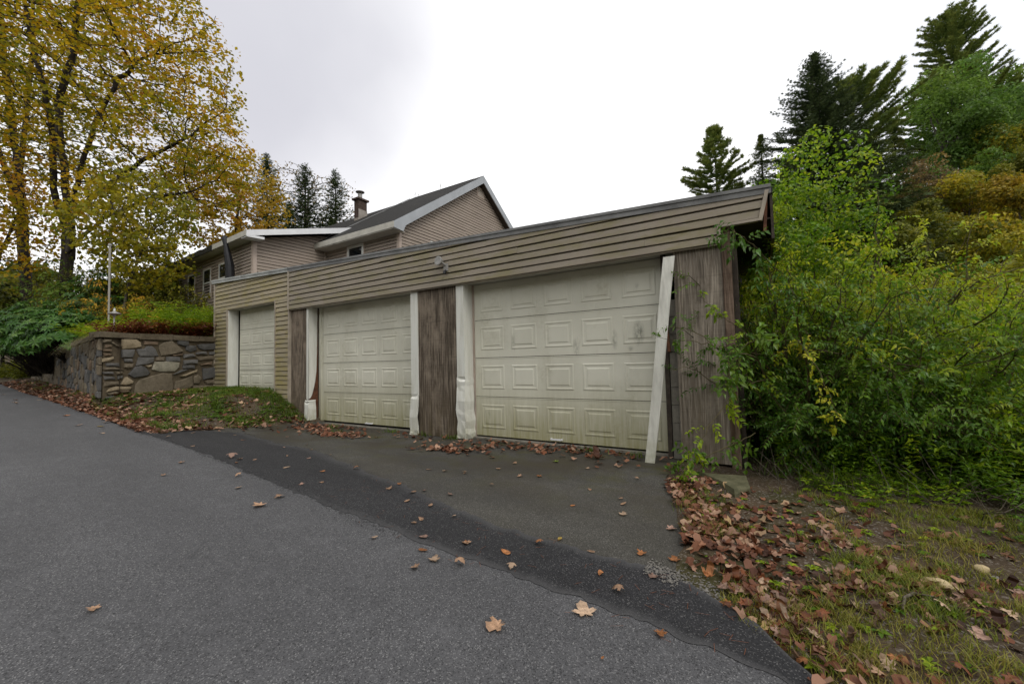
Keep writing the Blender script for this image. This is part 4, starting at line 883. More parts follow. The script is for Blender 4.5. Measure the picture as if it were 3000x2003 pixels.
def colonize(stems, A, step, di, dk, iters, r, trop=(0, 0, .08)):
    P, par = [], []
    for st in stems:
        st = np.array(st, float); pts = []
        for a, b in zip(st[:-1], st[1:]):
            k = max(1, int(np.linalg.norm(b - a) / step)); pts += [a + (b - a) * i / k for i in range(k)]
        pts.append(st[-1])
        for i, p in enumerate(pts):
            if i == 0:
                if P:
                    d = np.linalg.norm(np.array(P) - p, axis=1); j = int(d.argmin()); P.append(p); par.append(j)
                else: P.append(p); par.append(-1)
            else: P.append(p + r.normal(0, step * .06, 3)); par.append(len(P) - 2)
    P = np.array(P); par = list(par)
    near = np.full(len(A), 0); nd = np.full(len(A), 1e9)
    def upd(lo, P):
        for s in range(lo, len(P), 400):
            D = np.linalg.norm(A[:, None] - P[None, s:s + 400], axis=2); j = D.argmin(1); d = D[np.arange(len(A)), j]
            b = d < nd; nd[b] = d[b]; near[b] = j[b] + s
    upd(0, P); alive = np.ones(len(A), bool); alive &= nd > dk
    for it in range(iters):
        act = alive & (nd < di)
        if not act.any():
            di *= 1.3
            if di > 12: break
            continue
        idx = near[act]; v = unit(A[act] - P[idx]); u, inv = np.unique(idx, return_inverse=True)
        acc = np.zeros((len(u), 3)); np.add.at(acc, inv, v)
        d = unit(unit(acc) + np.array(trop) + r.normal(0, .16, (len(u), 3)))
        new = P[u] + d * step; lo = len(P); P = np.concatenate([P, new]); par += list(u)
        upd(lo, P); alive &= nd > dk
        if len(P) > 9000: break
    return P, np.array(par)
def skin(P, par, rmin, ex=2.3, k=5, rmax=9., cut=0.):
    n = len(P); acc = np.zeros(n); rad = np.zeros(n); nch = np.zeros(n, int)
    for i in range(n - 1, -1, -1):
        rad[i] = rmin if acc[i] == 0 else acc[i] ** (1 / ex)
        if par[i] >= 0: acc[par[i]] += rad[i] ** ex; nch[par[i]] += 1
    rad = np.minimum(rad, rmax)
    c = np.nonzero((par >= 0) & (rad >= cut))[0]; p = par[c]; d = unit(P[c] - P[p]); ref = np.array((.31, .17, .93))
    u = np.cross(d, ref); bad = np.linalg.norm(u, axis=1) < .15; u[bad] = np.cross(d[bad], (1, 0, 0)); u = unit(u); v = np.cross(d, u)
    a = np.arange(k) / k * 2 * np.pi; ring = np.cos(a)[None, :, None] * u[:, None] + np.sin(a)[None, :, None] * v[:, None]
    r0 = np.minimum(rad[p], rad[c] * 1.25)[:, None, None]; r1 = rad[c][:, None, None]
    V = np.concatenate([P[p][:, None] + ring * r0, (P[c] + d * rad[c][:, None] * .3)[:, None] + ring * r1], 1).reshape(-1, 3)
    base = np.arange(len(c))[:, None, None] * 2 * k; j = np.arange(k)
    F = (base + np.stack([j, (j + 1) % k, k + (j + 1) % k, k + j], 1)[None]).reshape(-1, 4)
    return V, F, rad, nch
def blobs(Bs, dens, r, hollow=.6):
    out = []
    for c, R in Bs:
        n = int(dens * R ** 2.4); v = rdir(r, n) * (r.uniform(hollow ** 3, 1, (n, 1)) ** (1 / 3)) * R * np.array((1, 1, .85)); out.append(np.array(c) + v)
    return np.concatenate(out)
def tree(name, stems, Bs, lm, bark, label, cat, seed, dens=60, step=.42, leaf=.17, per=12, spread=.42, tlo=0., thi=1., rmin=.011, group=None, maxr=.5, hang=.35, base=None, clear=0., flat=.6):
    r = np.random.default_rng(seed); A = blobs(Bs, dens, r)
    P, par = colonize(stems, A, step, step * 5, step * 1.6, 90, r)
    V, F, rad, nch = skin(P, par, rmin, ex=2.2, k=5, rmax=maxr)
    base = np.array(stems[0][0]) if base is None else base
    t = empty(name, tuple(base)); tag(t, label, cat, group)
    mk('trunk', (V, F), bark, t, smooth=True)
    tw = np.nonzero(rad < rmin * 2.6)[0]
    n = len(tw) * per; c = np.repeat(P[tw], per, 0)
    sel = r.random(len(tw)); keep = np.repeat(sel > .10, per); clump = np.repeat(r.normal(0, .5, len(tw)), per)
    if clear:          # the inner wood stays bare
        core = np.concatenate([np.linspace(np.array(a), np.array(b), 8) for st in stems for a, b in zip(st[:-1], st[1:])]); dm = np.full(n, 9.)
        for q_ in core: dm = np.minimum(dm, np.linalg.norm(c - q_, axis=1))
        keep &= dm > clear
    off = r.normal(0, spread * .55, (n, 3)) * np.array((1, 1, flat)); c = (c + off)[keep]; clump = clump[keep]; n = len(c)
    T = unit(rdir(r, n, -hang) * np.array((1, 1, flat * 1.3))); Nn = rdir(r, n, .8 + 1.2 * (flat < .5)); sz = leaf * r.uniform(.65, 1.25, n)
    V, F = quads(c, sz, sz * .8, T, Nn, .2)
    hgt = (c[:, 2] - c[:, 2].min()) / (np.ptp(c[:, 2]) + 1e-6); side = vnoise(c[:, 0] + c[:, 2] * .4, c[:, 1] + c[:, 2] * .7, 2.2, seed)
    tx = np.clip(tlo + (thi - tlo) * (.40 + .25 * side + .16 * clump + .10 * (hgt - .5) + r.normal(0, .12, n)), 0, 1)
    tint = np.stack([tx, np.clip(.5 + r.normal(0, .22, n), 0, 1), tx * 0], 1)
    mk('crown', (V, F), lm, t, tint=tint)
    return t

def conifer(name, x, y, z0, z1, half, kind, label, seed, group=None, mat=None, bare=0.0):
    """spruce / hemlock / pine: trunk with whorled limbs carrying side twigs of needles"""
    r = np.random.default_rng(seed); H = z1 - z0
    t = empty(name, (x, y, z0)); tag(t, label, 'tree', group)
    lean = r.normal(0, .012, 2); ax = lambda z: np.stack([x + lean[0] * (z - z0), y + lean[1] * (z - z0), z], -1)
    zs = np.linspace(z0, z1, 14); tr = [tube(ax(zs), np.linspace(.018 * H, .015, 14), 7)]
    Ps, Ts, Ls, Ws, tn, Ns = [], [], [], [], [], []
    dz = {'spruce': .30, 'hemlock': .34, 'pine': .50}[kind]; z = z0 + H * {'spruce': .06, 'hemlock': .06, 'pine': .22}[kind]
    while z < z1 - .12:
        f = (z1 - z) / H
        if kind == 'pine': Lm = half * min(1, (f * 4.2) ** .65) * (.72 + .28 * math.sin(f * 11 + seed))
        else: Lm = half * (f ** .80) * 1.05
        if kind == 'hemlock': Lm *= .85 + .3 * math.sin(z * 1.3 + seed)
        nb = {'spruce': 7, 'hemlock': 6, 'pine': 7}[kind]; a0 = r.uniform(0, 6.28)
        for k in range(nb):
            a = a0 + k * 2 * math.pi / nb + r.normal(0, .22); L = max(.12, Lm * r.uniform(.68, 1.12))
            if kind == 'pine' and r.random() < .18: continue
            up = {'spruce': .10 + .55 * (1 - f) ** 3 - .28 * f, 'hemlock': -.05 + .5 * (1 - f) ** 3, 'pine': .10 + .55 * (1 - f) ** 4}[kind]
            m = max(5, int(L / .22)); s = np.linspace(0, 1, m)
            curve = {'spruce': .14, 'hemlock': -.22, 'pine': .16}[kind]
            rad = s * L; zz = up * rad + curve * L * s * s
            B = np.stack([np.cos(a) * rad, np.sin(a) * rad, zz], 1) + ax(np.array(z))
            if L > .5: tr.append(tube(B, np.linspace(.012 * L + .006, .004, m), 3, False))
            dirb = unit(np.gradient(B, axis=0)); side = np.array((-math.sin(a), math.cos(a), 0))
            st = .16 if kind != 'pine' else .26
            for i in range(m):
                if s[i] < st and f > .12: continue
                if kind == 'pine':
                    ntw = 9; tl = .54 * (.7 + .6 * r.random())
                else: ntw = 4; tl = (.20 + .34 * (1 - s[i]) * min(L, 2.4) / 2.4 + .05 * L)
                for q_ in range(ntw):
                    sg = -1 if q_ % 2 else 1
                    d = unit(dirb[i] * r.uniform(.5, .9) + side * sg * r.uniform(.45, 1.0) + np.array((0, 0, r.normal(.18 if kind == 'pine' else -.12, .22))))
                    if q_ == 4: d = unit(dirb[i] + np.array((0, 0, .5)))
                    Ps.append(B[i] + r.normal(0, .04, 3)); Ts.append(d); Ls.append(tl); Ws.append(tl * (.30 if kind == 'pine' else .30)); Ns.append(unit(np.array((0, 0, 1.)) + r.normal(0, .5, 3)))
                    tn.append((np.clip(.30 + .5 * s[i] + r.normal(0, .14), 0, 1), np.clip(.5 + r.normal(0, .2), 0, 1), 0))
        z += dz * r.uniform(.8, 1.2) * (.55 + .45 * min(1, f * 4))
    Ps, Ts, Ls, Ws, Ns = map(np.array, (Ps, Ts, Ls, Ws, Ns)); tn = np.array(tn)
    if bare: k_ = r.random(len(Ps)) > bare * ((Ps[:, 2] - z0) / H) ** 6; Ps, Ts, Ls, Ws, Ns, tn = (v[k_] for v in (Ps, Ts, Ls, Ws, Ns, tn))
    # each spray: two narrow crossing blades plus a lengthwise split for a ragged outline
    V1 = quads(Ps, Ls, Ws * .5, Ts, Ns, .05); S = unit(np.cross(Ts, Ns))
    V2 = quads(Ps, Ls * .85, Ws * .45, unit(Ts + S * .45), Ns, .05); V3 = quads(Ps, Ls * .85, Ws * .45, unit(Ts - S * .45), unit(Ns + S * .6), .05)
    VF = join([V1, V2, V3])
    mk('trunk', join(tr), M['bark'], t); mk('crown', VF, mat or M['nd_' + kind], t, tint=np.concatenate([tn, tn, tn]))
    return t

def bushy(name, x, y, z0, z1, half, lm, label, seed, n=9000, leaf=.30, lobes=26, group=None, tlo=0, thi=1, gap=.0, dz=.0, cat='tree', bark=None, trunk=True):
    """broadleaf crown of leaf clumps on lobes, over a forked trunk"""
    r = np.random.default_rng(seed); H = z1 - z0; zc = z0 + H * .60; t = empty(name, (x, y, z0)); tag(t, label, cat, group)
    base = np.array((x, y, z0)); top = np.array((x, y, zc))
    cs, Rr = [], []
    for i in range(lobes):
        d = rdir(r, 1)[0]; s = r.uniform(.35, .92); hgt = d[2] * .46 * H * s
        wid = half * (1 - .45 * max(0, d[2] * s) ** 1.4); cs.append(np.array((x, y, zc)) + np.array((d[0] * wid * s, d[1] * wid * s, hgt))); Rr.append(half * r.uniform(.22, .40))
    lim = []
    if trunk:
        lim.append(tube([base - np.array((0, 0, .4)), base + (top - base) * .5 + r.normal(0, .12, 3), top], [.02 * H + .05, .014 * H + .03, .03], 7))
        for c in cs[:14]:
            j = r.uniform(.25, .8); s0 = base + (top - base) * j; lim.append(tube([s0, (s0 + c) / 2 + np.array((0, 0, .12 * half)) + r.normal(0, .1, 3), c, c + unit(c - top) * half * .22], [.012 * H * (1.2 - j), .006 * H, .018, .006], 5, False))
    C_, tn, Nn = [], [], []
    per = n // lobes
    for c, R_ in zip(cs, Rr):
        d = rdir(r, per, .25); rad = R_ * r.uniform(.45, 1.05, (per, 1)) ** .6
        p = c + d * rad * np.array((1, 1, .72)); C_.append(p); Nn.append(unit(d + r.normal(0, .6, (per, 3)) + np.array((0, 0, .3))))
        lt = np.clip(.36 + .2 * r.normal() + r.normal(0, .13, per), 0, 1); tn.append(np.stack([tlo + (thi - tlo) * lt, np.clip(.5 + .14 * r.normal() + r.normal(0, .18, per), 0, 1), lt * 0], 1))
    C_, Nn, tn = np.concatenate(C_), np.concatenate(Nn), np.concatenate(tn)
    k = (r.random(len(C_)) > gap) & (vnoise(C_[:, 0] + C_[:, 2], C_[:, 1] - C_[:, 2] * .6, half * .30, seed) > -.62); C_, Nn, tn = C_[k], Nn[k], tn[k]
    T = unit(np.cross(Nn, rdir(r, len(C_)))); sz = leaf * r.uniform(.6, 1.25, len(C_))
    if lim: mk('trunk', join(lim), bark or M['bark_grey'], t)
    mk('crown', quads(C_, sz, sz * .72, T, Nn, .18), lm, t, tint=tn)
    return t

def shrub(name, x, y, z, nst, length, spread, lm, label, seed, leaf=.06, tw=10, tlen=.38, lsp=.042, dirb=(0, 0), tlo=0., thi=1., arch=.55, wid=.46, cat='shrub', group=None, lower=.22, darklow=True):
    """arching stems, side twigs, opposite folded leaves"""
    r = np.random.default_rng(seed); t = empty(name, (x, y, z)); tag(t, label, cat, group)
    tb, P, T, N_, tn = [], [], [], [], []
    for s in range(nst):
        a = r.uniform(0, 6.28); o = np.array((x, y, z)) + np.array((math.cos(a), math.sin(a), 0)) * spread * .28 * math.sqrt(r.random())
        L = length * r.uniform(.6, 1.1); h = np.array((math.cos(a) + dirb[0], math.sin(a) + dirb[1], 0)); h = h / (np.linalg.norm(h) + .3)
        el = r.uniform(.75, 1.45); m = 12; u = np.linspace(0, 1, m); reach = L * math.cos(el) * (.6 + spread * .3)
        B = o + h * (reach * u ** 1.3)[:, None] + np.array((0, 0, 1)) * (L * math.sin(el) * (u - arch * u ** 2.6 * .6))[:, None] + np.cumsum(r.normal(0, .012 * L, (m, 3)), 0)
        B[:, 2] = np.maximum(B[:, 2], z + .03)
        tb.append(tube(B, np.linspace(.006 * L + .003, .002, m), 3, False)); tg = unit(np.gradient(B, axis=0)); clump = r.normal(0, .16)
        for k in range(tw):
            f = lower + (1 - lower) * (k + r.random()) / tw; i = min(m - 1, int(f * (m - 1))); b0 = B[i] + (B[min(m - 1, i + 1)] - B[i]) * (f * (m - 1) - i)
            d = unit(tg[i] * .7 + rdir(r, 1)[0] * .9 + np.array((0, 0, .15))); l = tlen * r.uniform(.5, 1.2) * (1.15 - .5 * f); nn = max(3, int(l / lsp)); q_ = np.linspace(.08, 1, nn)
            tp = b0 + d * (l * q_)[:, None] - np.array((0, 0, 1)) * (.28 * l * q_ ** 2)[:, None]; dd = unit(np.gradient(tp, axis=0) if nn > 1 else d[None])
            tb.append(tube([b0, tp[nn // 2], tp[-1]], [.003, .0022, .0012], 3, False))
            sd = unit(np.cross(dd, rdir(r, 1)[0]))
            for sg in (-1, 1):
                P.append(tp); T.append(unit(dd * .55 + sd * sg + np.array((0, 0, -.25)) + r.normal(0, .25, tp.shape))); N_.append(unit(np.array((0, 0, 1)) + r.normal(0, .45, tp.shape)))
                tn.append(np.stack([np.full(nn, .36 + clump) + r.normal(0, .13, nn) + .22 * (f - .5) + .12 * q_, .5 + r.normal(0, .2, nn), q_ * 0], 1))
    P, T, N_, tn = np.concatenate(P), np.concatenate(T), np.concatenate(N_), np.concatenate(tn)
    tn[:, 0] = np.clip(tlo + (thi - tlo) * tn[:, 0], 0, 1); tn[:, 1] = np.clip(tn[:, 1], 0, 1)
    sz = leaf * r.uniform(.6, 1.25, len(P))
    mk('stems', join(tb), M['stem_green'], t); mk('foliage', leaves5(P, sz, sz * wid, T, N_), lm, t, tint=tn)
    return t
def rhodo(name, x, y, z, R_, Hh, label, seed, n=260, leaf=.20, group=None, lm=None):
    """evergreen bush: whorls of long drooping leaves over a rounded mound"""
    r = np.random.default_rng(seed); t = empty(name, (x, y, z)); tag(t, label, 'shrub', group)
    d = rdir(r, n, .45); d[:, 2] = np.abs(d[:, 2]) * 1.0 - .12; c = np.array((x, y, z + .35 * Hh)) + d * np.array((R_, R_, Hh * .72)) * r.uniform(.6, 1.05, (n, 1))
    tb = []; b0 = np.array((x, y, z))
    for i in range(0, n, 3): tb.append(tube([b0 + r.normal(0, .12, 3) * (1, 1, 0), b0 + (c[i] - b0) * .5 + np.array((0, 0, .1)), c[i]], [.022, .012, .006], 4, False))
    k = 9; P = np.repeat(c, k, 0); ax = np.repeat(unit(d + np.array((0, 0, .5))), k, 0); a = np.tile(np.arange(k) / k * 6.283, n) + np.repeat(r.uniform(0, 6, n), k)
    u = unit(np.cross(ax, (.3, .2, .9))); v = np.cross(ax, u); T = unit(u * np.cos(a)[:, None] + v * np.sin(a)[:, None] + ax * r.uniform(-.1, .45, (n * k, 1)))
    N_ = unit(ax + r.normal(0, .15, ax.shape)); sz = leaf * r.uniform(.7, 1.2, n * k); cl = np.repeat(r.normal(0, .16, n), k)
    tn = np.stack([np.clip(.42 + cl + r.normal(0, .12, n * k), 0, 1), np.clip(.5 + r.normal(0, .16, n * k), 0, 1), sz * 0], 1)
    mk('stems', join(tb), M['bark'], t); mk('foliage', leaves5(P, sz, sz * .34, T, N_, .18, .22), lm or M['lf_rhodo'], t, tint=tn)
    return t

# ------------------------------------------------------------------ trees on the left
def scl(st, k): return [[tuple(np.array(p) * k) for p in s] for s in st]
def sclb(b, k): return [(tuple(np.array(c) * k), r * k) for c, r in b]
MAPLE_A_STEMS[0].insert(0, [-27.6, 5.4, .9])
tree('maple_tree', MAPLE_A_STEMS, MAPLE_A_BLOBS, M['lf_maple'], M['bark'], 'biggest maple in yellow and orange leaf, forked dark trunk above the stone wall', 'tree', 21, dens=84, step=.42, leaf=.17, per=13, spread=.40, rmin=.0115, maxr=.44, clear=.7, flat=.40)
sb_ = scl(MAPLE_B_STEMS, 1.15); sb_[0].insert(0, [-39.2, 6.3, .8])
tree('maple_tree', sb_, sclb(MAPLE_B_BLOBS, 1.15), M['lf_maple'], M['bark'], 'leaning maple at the left edge with thin greenish yellow foliage', 'tree', 22, dens=52, step=.50, leaf=.18, per=12, spread=.44, rmin=.015, maxr=.44, clear=.8, flat=.3, tlo=-.06, thi=.75)
st, bb = YOUNG_A; st = scl(st, 1.1875); st[0].insert(0, [-31.2, 5.9, 1.0]); tree('maple_tree', st, sclb(bb, 1.1875), M['lf_maple'], M['bark'], 'low young maple with orange tinted leaves over the far left bushes', 'tree', 23, dens=60, step=.38, leaf=.19, per=12, spread=.45, tlo=.05, thi=1.05)
st, bb = YOUNG_B; bb = [(c, r_ * 1.1) for c, r_ in bb] ; st[0].insert(0, [-20.5, 5.0, 1.0]); tree('sapling', st, bb, M['lf_yellow'], M['bark_grey'], 'yellow green young tree behind the tall white pole', 'tree', 24, dens=115, step=.26, leaf=.15, per=16, spread=.34, rmin=.008, tlo=-.15, thi=.75)
st, bb = OLIVE; bb = [(c, r_ * 1.1) for c, r_ in bb]; st[0].insert(0, [-22.0, 7.0, 1.0]); tree('sapling', st, bb, M['lf_olive'], M['bark_grey'], 'olive leaved small tree beside the far end of the house', 'tree', 25, dens=115, step=.26, leaf=.15, per=16, spread=.34, rmin=.008)
st, bb = ORANGE; st[0].insert(0, [-27.6, 12.2, 2.2]); tree('maple_tree', st, bb, M['lf_orange'], M['bark'], 'orange leaved maple behind the low house roof', 'tree', 26, dens=58, step=.42, leaf=.20, per=14, spread=.48, maxr=.22)
st, bb = SPARSE; st[0].insert(0, [-41.5, 25.7, 3.5]); tree('bare_tree', st, bb, M['lf_brown'], M['bark_grey'], 'nearly bare tree showing pale twigs between the spruces', 'tree', 27, dens=26, step=.6, leaf=.22, per=4, spread=.6, rmin=.02, maxr=.25)
k_ = 0
for (x, y, z1, hw, kind, lab) in [(-33.19, 17.41, 17.42, 3.9, 'spruce', 'tallest narrow spruce behind the low house roof, nearest the orange maple'), (-30.75, 18.95, 16.64, 4.2, 'spruce', 'middle spruce of the three behind the low house roof'), (-28.67, 20.27, 15.9, 3.9, 'spruce', 'slim spruce standing just left of the chimney'),
                                  (-35.05, 19.91, 14.6, 4.2, 'hemlock', 'bushy dark hemlock at the feet of the tallest spruce'), (-32.0, 22.0, 13.2, 4.4, 'hemlock', 'bushy dark hemlock between the middle and slim spruces'), (-27.4, 22.4, 12.4, 3.8, 'hemlock', 'dark hemlock partly hidden behind the chimney'), (-35.9, 16.2, 12.6, 4.2, 'hemlock', 'dark hemlock half covered by the orange maple')]:
    conifer('spruce_tree' if kind == 'spruce' else 'hemlock_tree', x, y, tz(x, y), z1, hw, kind, lab, 40 + k_, group='conifers behind the house', bare=.9 if kind == 'spruce' else 0); k_ += 1

# ------------------------------------------------------------------ trees on the right hillside
HG = 'trees on the hillside right of the garage'
RT_ = [('pine', -3.11, 49.38, 25.2, 3.3, 'small white pine standing alone above the garage roof end'), ('spruce', 5.69, 46.38, 27.97, 8.8, 'tall dark spruce rising over the shrubs beside the garage'),
       ('pine', 10.2, 57.5, 30.2, 5.6, 'white pine close behind the right shoulder of the tall dark spruce'), ('hemlock', .9, 47.3, 22.6, 4.2, 'thin hemlock between the small white pine and the dark spruce'),
       ('hemlock', 16.2, 70.0, 30.0, 6.0, 'broad dark hemlock in the gap left of the highest white pine'), ('pine', 26.83, 83.82, 49.4, 9.4, 'highest white pine with long level branches against the sky'),
       ('hemlock', 8.98, 46.61, 19.2, 7.0, 'shaded hemlock below the dark spruce'), ('hemlock', 14.0, 53.5, 18.2, 6.5, 'dark hemlock behind the brownish small tree'), ('hemlock', 2.6, 43.0, 17.5, 5.5, 'low hemlock behind the corner of the garage fascia'), ('hemlock', 6.8, 40.0, 14.0, 5.5, 'lowest hemlock showing over the viny shrub')]
for i, (kind, x, y, z1, hw, lab) in enumerate(RT_):
    conifer({'pine': 'pine_tree', 'spruce': 'spruce_tree', 'hemlock': 'hemlock_tree'}[kind], x, y, gz(x, y) - .3, z1, hw, kind, lab, 60 + i, HG)
BT = [(20.09, 66.57, 34.4, 5.8, 'lf_green', 0, .85, 15000, .42, 'big round green broadleaf tree under the highest white pine', 0), (30.3, 80.76, 38.6, 5.6, 'lf_green', .25, 1.1, 11000, .46, 'pale green tree on the skyline at the right edge', .05),
      (13.3, 49.2, 17.2, 2.5, 'lf_brown', 0, 1, 4200, .28, 'thin brownish tree with a sparse top', .25), (14.8, 47.9, 15.0, 3.5, 'lf_yellow', .1, .85, 9500, .30, 'golden yellow tree in the middle of the hillside', 0),
      (17.0, 45.2, 13.0, 2.9, 'lf_orange', -.1, .6, 8500, .28, 'orange gold tree at the right edge above the shrubs', 0), (23.2, 62.6, 23.9, 3.9, 'lf_yellow', -.1, .6, 8500, .34, 'olive yellow tree right of the big green tree', 0),
      (8.4, 37.2, 8.6, 2.2, 'lf_olive', 0, .8, 5200, .26, 'low olive bushy tree below the dark spruce', 0), (12.6, 37.6, 8.6, 2.3, 'lf_yellow', .0, .8, 6000, .26, 'small orange bushy tree low on the right', 0),
      (25.5, 70.5, 29.0, 4.4, 'lf_green', 0, .8, 9500, .38, 'second green tree close right of the big round one', 0), (17.5, 55.2, 19.4, 3.3, 'lf_green', .1, .8, 8000, .32, 'green tree behind the golden yellow one', 0),
      (10.7, 42.6, 12.0, 2.6, 'lf_olive', .1, .9, 6500, .28, 'olive tree left of the golden yellow one', 0), (20.5, 53.0, 18.2, 3.2, 'lf_olive', .15, 1.0, 8000, .30, 'olive gold tree above the orange one at the right edge', 0)]
for i, (x, y, z1, hw, lm, tlo, thi, n, lf, lab, gap) in enumerate(BT):
    z0 = gz(x, y) - .3; bushy('broadleaf_tree', x, y, max(z0, z1 - hw * 3.4), z1, hw * 1.06, M[lm], lab, 80 + i, int(n * 1.45), lf * .80, 44, HG, tlo, thi, gap)

# ------------------------------------------------------------------ shrubs right of the garage
SG = 'wild shrubs crowding the garage corner'
SH = [(.15, 7.2, 24, 3.9, .9, 'lf_lime', 'leafy shrub squeezed along the garage end wall', (.0, -.4), -.05, .85, 0.058), (.62, 6.15, 20, 1.5, 1.0, 'lf_deep', 'short bushy growth low in front of the corner shrub', (0, -.3), 0, .9, 0.056), (1.45, 6.2, 22, 1.5, 1.1, 'lf_deep', 'low leafy growth in the middle front of the thicket', (0, -.3), 0, 1, 0.056), (2.1, 6.3, 22, 1.3, 1.1, 'lf_lime', 'low yellow green growth at the right front of the thicket', (0, -.3), -.1, .8, 0.052), (.35, 6.75, 26, 3.5, 1.0, 'lf_deep', 'dark glossy shrub pressed against the garage corner post', (-.15, -.5), 0, .8, 0.060), (1.15, 6.9, 30, 3.1, 1.2, 'lf_deep', 'deep green arching shrub in the middle of the thicket', (-.2, -.5), .15, 1.1, 0.068),
      (2.05, 7.2, 30, 2.9, 1.2, 'lf_lime', 'dark lower shrub at the right side of the thicket', (0, -.4), .0, .9, 0.064), (1.0, 8.3, 34, 4.2, 1.3, 'lf_lime', 'bright yellow green arching shrub behind the corner shrub', (-.1, -.3), .1, 1.1, 0.068),
      (2.1, 8.6, 34, 3.7, 1.5, 'lf_lime', 'bright glossy shrub at the centre of the thicket crest', (0, -.3), .15, 1.15, 0.068), (3.2, 9.4, 34, 3.2, 1.5, 'lf_lime', 'green shrub on the thicket crest near the right edge', (0, -.3), .1, 1.0, 0.068),
      (3.3, 11.0, 30, 3.7, 1.6, 'lf_lime', 'tall pale shrub behind the thicket crest', (0, -.2), .1, 1.0, 0.072), (4.6, 12.2, 30, 3.2, 1.6, 'lf_deep', 'farthest green shrub at the right edge', (0, -.2), .1, 1.1, 0.064), (2.0, 10.6, 28, 4.2, 1.4, 'lf_lime', 'leggy yellow green shrub below the viny clump', (0, -.2), .1, 1.0, 0.058)]
for i, (x, y, n, L, sp, lm, lab, db, tlo, thi, lf) in enumerate(SH):
    shrub('shrub', x, y, gz(x, y), int(n * 2.0), L * 1.03, sp, M[lm], lab, 120 + i, leaf=lf, tw=14, tlen=.50, lsp=.038, dirb=db, tlo=tlo, thi=thi, group=SG, lower=.03)
bushy('viny_tree', .95, 9.0, -1.4, 4.2, 1.15, M['lf_lime'], 'small tree smothered in yellow green vine behind the roof corner', 131, 9500, .075, 60, SG, -.1, .9, .22, cat='tree', trunk=False)
bushy('viny_tree', .45, 7.9, -1.4, 2.7, .8, M['lf_lime'], 'lower vine covered mass pressed against the garage end', 132, 9000, .062, 44, SG, -.15, .8, .1, cat='tree', trunk=False)
for i, (x, y, L, lab) in enumerate([(1.5, 8.0, 4.4, 'wispy tall canes rising out of the thicket near the vine'), (2.6, 9.0, 4.2, 'wispy tall canes rising out of the middle of the thicket crest'), (3.4, 10.0, 3.9, 'wispy tall canes rising at the right end of the crest'), (.35, 7.3, 3.8, 'wispy canes beside the roof corner')]):
    shrub('shrub', x, y, gz(x, y), 14, L, .8, M['lf_lime'], lab, 190 + i, leaf=.062, tw=9, tlen=.26, lsp=.04, dirb=(0, -.2), tlo=.15, thi=1.1, group=SG, lower=.35, arch=.45)
# sprays hanging over the plywood and drooping to the apron
def vine(name, pts, label, seed, leaf=.075, lm='lf_deep', tlo=.2, thi=1.2, nt=12, tl=.2):
    r = np.random.default_rng(seed); pts = np.array(pts, float); t = empty(name, tuple(pts[0])); tag(t, label, 'branch', 'leafy sprays hanging over the garage corner')
    u = np.linspace(0, 1, 24); k = np.linspace(0, 1, len(pts)); B = np.stack([np.interp(u, k, pts[:, i]) for i in range(3)], 1) + r.normal(0, .008, (24, 3)); tb = [tube(B, np.linspace(.007, .002, 24), 4, False)]
    P, T, N_, tn = [], [], [], []
    for j in range(nt):
        i = int(1 + 22 * (j + r.random()) / nt); d = unit(rdir(r, 1)[0] + np.array((0, -.4, -.1))); m = 5; q_ = np.linspace(.2, 1, m); l = tl * r.uniform(.5, 1.3)
        tp = B[i] + d * (l * q_)[:, None] - np.array((0, 0, .3 * l)) * (q_ ** 2)[:, None]; tb.append(tube([B[i], tp[2], tp[-1]], [.003, .002, .001], 3, False))
        sd = unit(np.cross(d, rdir(r, 1)[0]))
        for sg in (-1, 1):
            P.append(tp); T.append(unit(d * .5 + sd * sg + np.array((0, -.1, -.45)) + r.normal(0, .25, tp.shape))); N_.append(unit(np.array((0, -.6, .8)) + r.normal(0, .35, tp.shape)))
            tn.append(np.stack([np.clip(tlo + (thi - tlo) * (.4 + r.normal(0, .15, m)), 0, 1), np.clip(.5 + r.normal(0, .2, m), 0, 1), q_ * 0], 1))
    P, T, N_, tn = map(np.concatenate, (P, T, N_, tn)); sz = leaf * r.uniform(.6, 1.25, len(P))
    mk('stem', join(tb), M['stem_green'], t); mk('foliage', leaves5(P, sz, sz * .48, T, N_), M[lm], t, tint=tn)
vine('leafy_branch', [(.15, 5.9, -.25), (-.25, 5.45, -.35), (-.52, 5.15, -.75), (-.72, 4.95, -1.1), (-.85, 4.75, -1.36)], 'yellow green spray drooping to the asphalt corner', 201, .075, 'lf_lime', .1, .9, 16, .20)
vine('leafy_branch', [(.2, 5.95, -.1), (-.2, 5.6, .35), (-.45, 5.55, .55), (-.62, 5.5, .80)], 'thin spray reaching up across the grey plywood', 202, .07, 'lf_lime', .1, .8, 9, .14)
vine('leafy_branch', [(.2, 6.0, 0.0), (-.3, 5.55, .10), (-.75, 5.45, .22), (-1.15, 5.40, .27)], 'thin spray reaching to the loose white board', 203, .06, 'lf_deep', .2, 1.0, 9, .12)
vine('leafy_branch', [(.3, 6.1, 1.0), (-.1, 5.65, 1.45), (-.22, 5.6, 1.55), (-.28, 5.55, 1.38)], 'dark leafy spray under the overhanging fascia end', 204, .09, 'lf_deep', .1, .8, 14, .26)
vine('leafy_branch', [(.2, 5.9, .3), (-.15, 5.5, .15), (-.30, 5.3, -.1), (-.36, 5.2, -.35)], 'broad leaved spray in front of the corner post', 205, .10, 'lf_deep', .3, 1.2, 18, .26)
vine('leafy_branch', [(-.1, 5.6, -.9), (-.5, 5.3, -1.1), (-.8, 5.25, -1.2), (-1.0, 5.2, -1.3)], 'low spray lying along the foot of the grey plywood', 206, .08, 'lf_deep', .2, 1.1, 16, .24)
